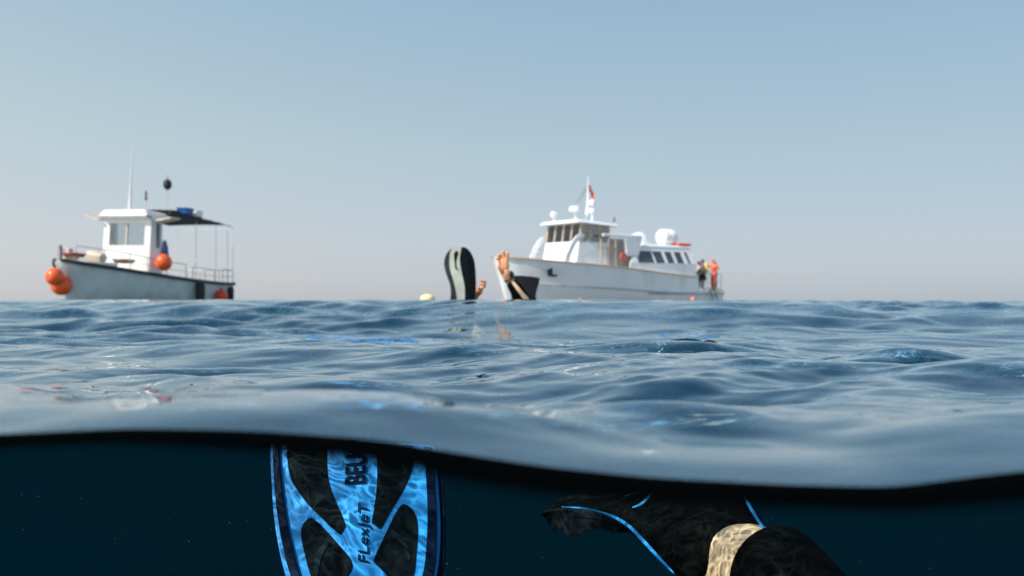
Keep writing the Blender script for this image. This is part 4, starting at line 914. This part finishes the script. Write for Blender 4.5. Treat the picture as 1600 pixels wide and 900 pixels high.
def sailor(local, face, label, top, bottom, skinm, pose, hgt=1.75, extra=None):
    pos = B.matrix_basis @ Vector(local)
    root = empty('person', pos, face); tag(root, label, 'person', 'divers gathered at the yacht stern')
    k = hgt / 1.75; V = lambda x, y, z: Vector((x, y, z)) * k
    bend = pose.get('bend', 0.0); sit = pose.get('sit', 0.0)
    hz = 0.92 - sit * .42
    J = []; E = []
    def add(p, r, par=None):
        J.append((p, r * k)); i = len(J) - 1
        if par is not None: E.append((par, i))
        return i
    hip = add(V(0, 0, hz), .125); wa = add(V(0, -bend * .12, hz + .18), .115, hip); ch = add(V(0, -bend * .3, hz + .38), .135, wa)
    nk = add(V(0, -bend * .42, hz + .56), .05, ch); hd = add(V(0, -bend * .5 - .02, hz + .68), .085, nk); add(V(0, -bend * .54 - .01, hz + .77), .075, hd)
    arms = []
    for s, (ex, ey, ez), (hx_, hy, hz2) in ((-1, pose['le'], pose['lh']), (1, pose['re'], pose['rh'])):
        a = add(V(s * .19, -bend * .36, hz + .48), .058, ch); b = add(V(ex, ey, hz + ez), .042, a); c = add(V(hx_, hy, hz + hz2), .030, b); d = add(V(hx_, hy - .06, hz + hz2 - .03), .034, c)
        for q in range(3): add(V(hx_ + (q - 1) * .02, hy - .12, hz + hz2 - .06), .010, d)
        arms.append((a, b, c))
    legs = []
    for s in (-1, 1):
        a = add(V(s * .10, 0, hz - .08), .085, hip); b = add(V(s * .12, -sit * .42 - .03, .50), .06, a); c = add(V(s * .13, -sit * .30, .09), .038, b); d = add(V(s * .14, -.14 - sit * .3, .035), .034, c); legs.append((a, b, c))
    skinned('body', J, E, skinm, root, 1, root=0)
    G = lambda i, f: (J[i][0], J[i][1] * f)
    # top: torso and upper arms
    js = [G(hip, 1.1), G(wa, 1.18), G(ch, 1.15)]; es = [(0, 1), (1, 2)]
    for a, b, c in arms:
        mid = (J[a][0] + J[b][0]) / 2
        js += [G(a, 1.35), (mid if not pose.get('long') else J[b][0], J[b][1] * 1.4)]; es += [(2, len(js) - 2), (len(js) - 2, len(js) - 1)]
        if pose.get('long'): js.append(((J[b][0] * .25 + J[c][0] * .75), J[c][1] * 1.45)); es.append((len(js) - 2, len(js) - 1))
    skinned('shirt' if not pose.get('vest') else 'life_vest', js, es, top, root, 1, root=0)
    js = [G(hip, 1.14)]; es = []
    for a, b, c in legs:
        js += [G(a, 1.2), (J[a][0].lerp(J[b][0], .85), J[b][1] * 1.4)]; es += [(0, len(js) - 2), (len(js) - 2, len(js) - 1)]
        if pose.get('trousers'): js.append((J[c][0], J[c][1] * 1.5)); es.append((len(js) - 2, len(js) - 1))
    skinned('shorts' if not pose.get('trousers') else 'trousers', js, es, bottom, root, 1, root=0)
    hp = J[hd][0]
    MB().lathe([(0.095 * k, -.02 * k), (.098 * k, .03 * k), (.085 * k, .09 * k), (.05 * k, .125 * k), (.01, .135 * k)], hp + V(0, .015, .02), 14).build('hair' if not pose.get('hood') else 'hood', pose.get('hood') or M['hair'], root, smooth=True)
    MB().add([hp + V(-.015, -.085, -.02), hp + V(.015, -.085, -.02), hp + V(0, -.115, -.02), hp + V(0, -.085, .03)], [(0, 1, 2), (0, 2, 3), (1, 3, 2), (0, 3, 1)]).build('nose', skinm, root)
    for s in (-1, 1): MB().lathe(sphere_prof(.012 * k, n=6), hp + V(s * .032, -.082, .03), 8).build('eye', M['hair'], root)
    if extra: extra(root, k)
hd_ = math.atan2(-0.559, -0.829)
def pack(m):
    def f(root, k):
        MB().lathe([(.03, 0), (.09, .02), (.09, .55), (.05, .64), (.02, .68)], (0, .22, .95), 14).build('air_tank', m, root, smooth=True)
    return f
sailor((-5.5, 1.78, .72), math.radians(60), 'person in a mauve shirt and black shorts standing nearest the yacht saloon', M['shirt'], M['black'], M['tan'], dict(le=(-.30, -.05, .25), lh=(-.22, -.25, .12), re=(.30, -.10, .22), rh=(.2, -.32, .14)))
sailor((-6.05, 1.35, .72), math.radians(-60), 'person in black sitting between the mauve shirt and the orange vest', M['black'], M['black'], M['tan'], dict(sit=.5, bend=.3, long=True, trousers=True, le=(-.28, -.2, .22), lh=(-.18, -.42, .12), re=(.28, -.2, .22), rh=(.18, -.42, .10)), extra=pack(M['yellow']))
sailor((-6.85, 1.45, .72), math.radians(-35), 'person in bright orange vest and red trousers at the yacht stern rail, arm raised', M['vest'], M['vestred'], M['skin'], dict(bend=.25, long=True, trousers=True, vest=True, hood=M['vest'], le=(-.32, -.2, .35), lh=(-.30, -.35, .55), re=(.32, -.1, .25), rh=(.28, -.35, .2)), hgt=1.8, extra=pack(M['black']))
sailor((-6.45, .75, .72), math.radians(-100), 'person in a pale yellow top half hidden behind the orange vest', M['paleyellow'], M['black'], M['skin'], dict(bend=.15, sit=.2, le=(-.3, -.1, .25), lh=(-.22, -.3, .12), re=(.3, -.1, .25), rh=(.22, -.3, .14)))
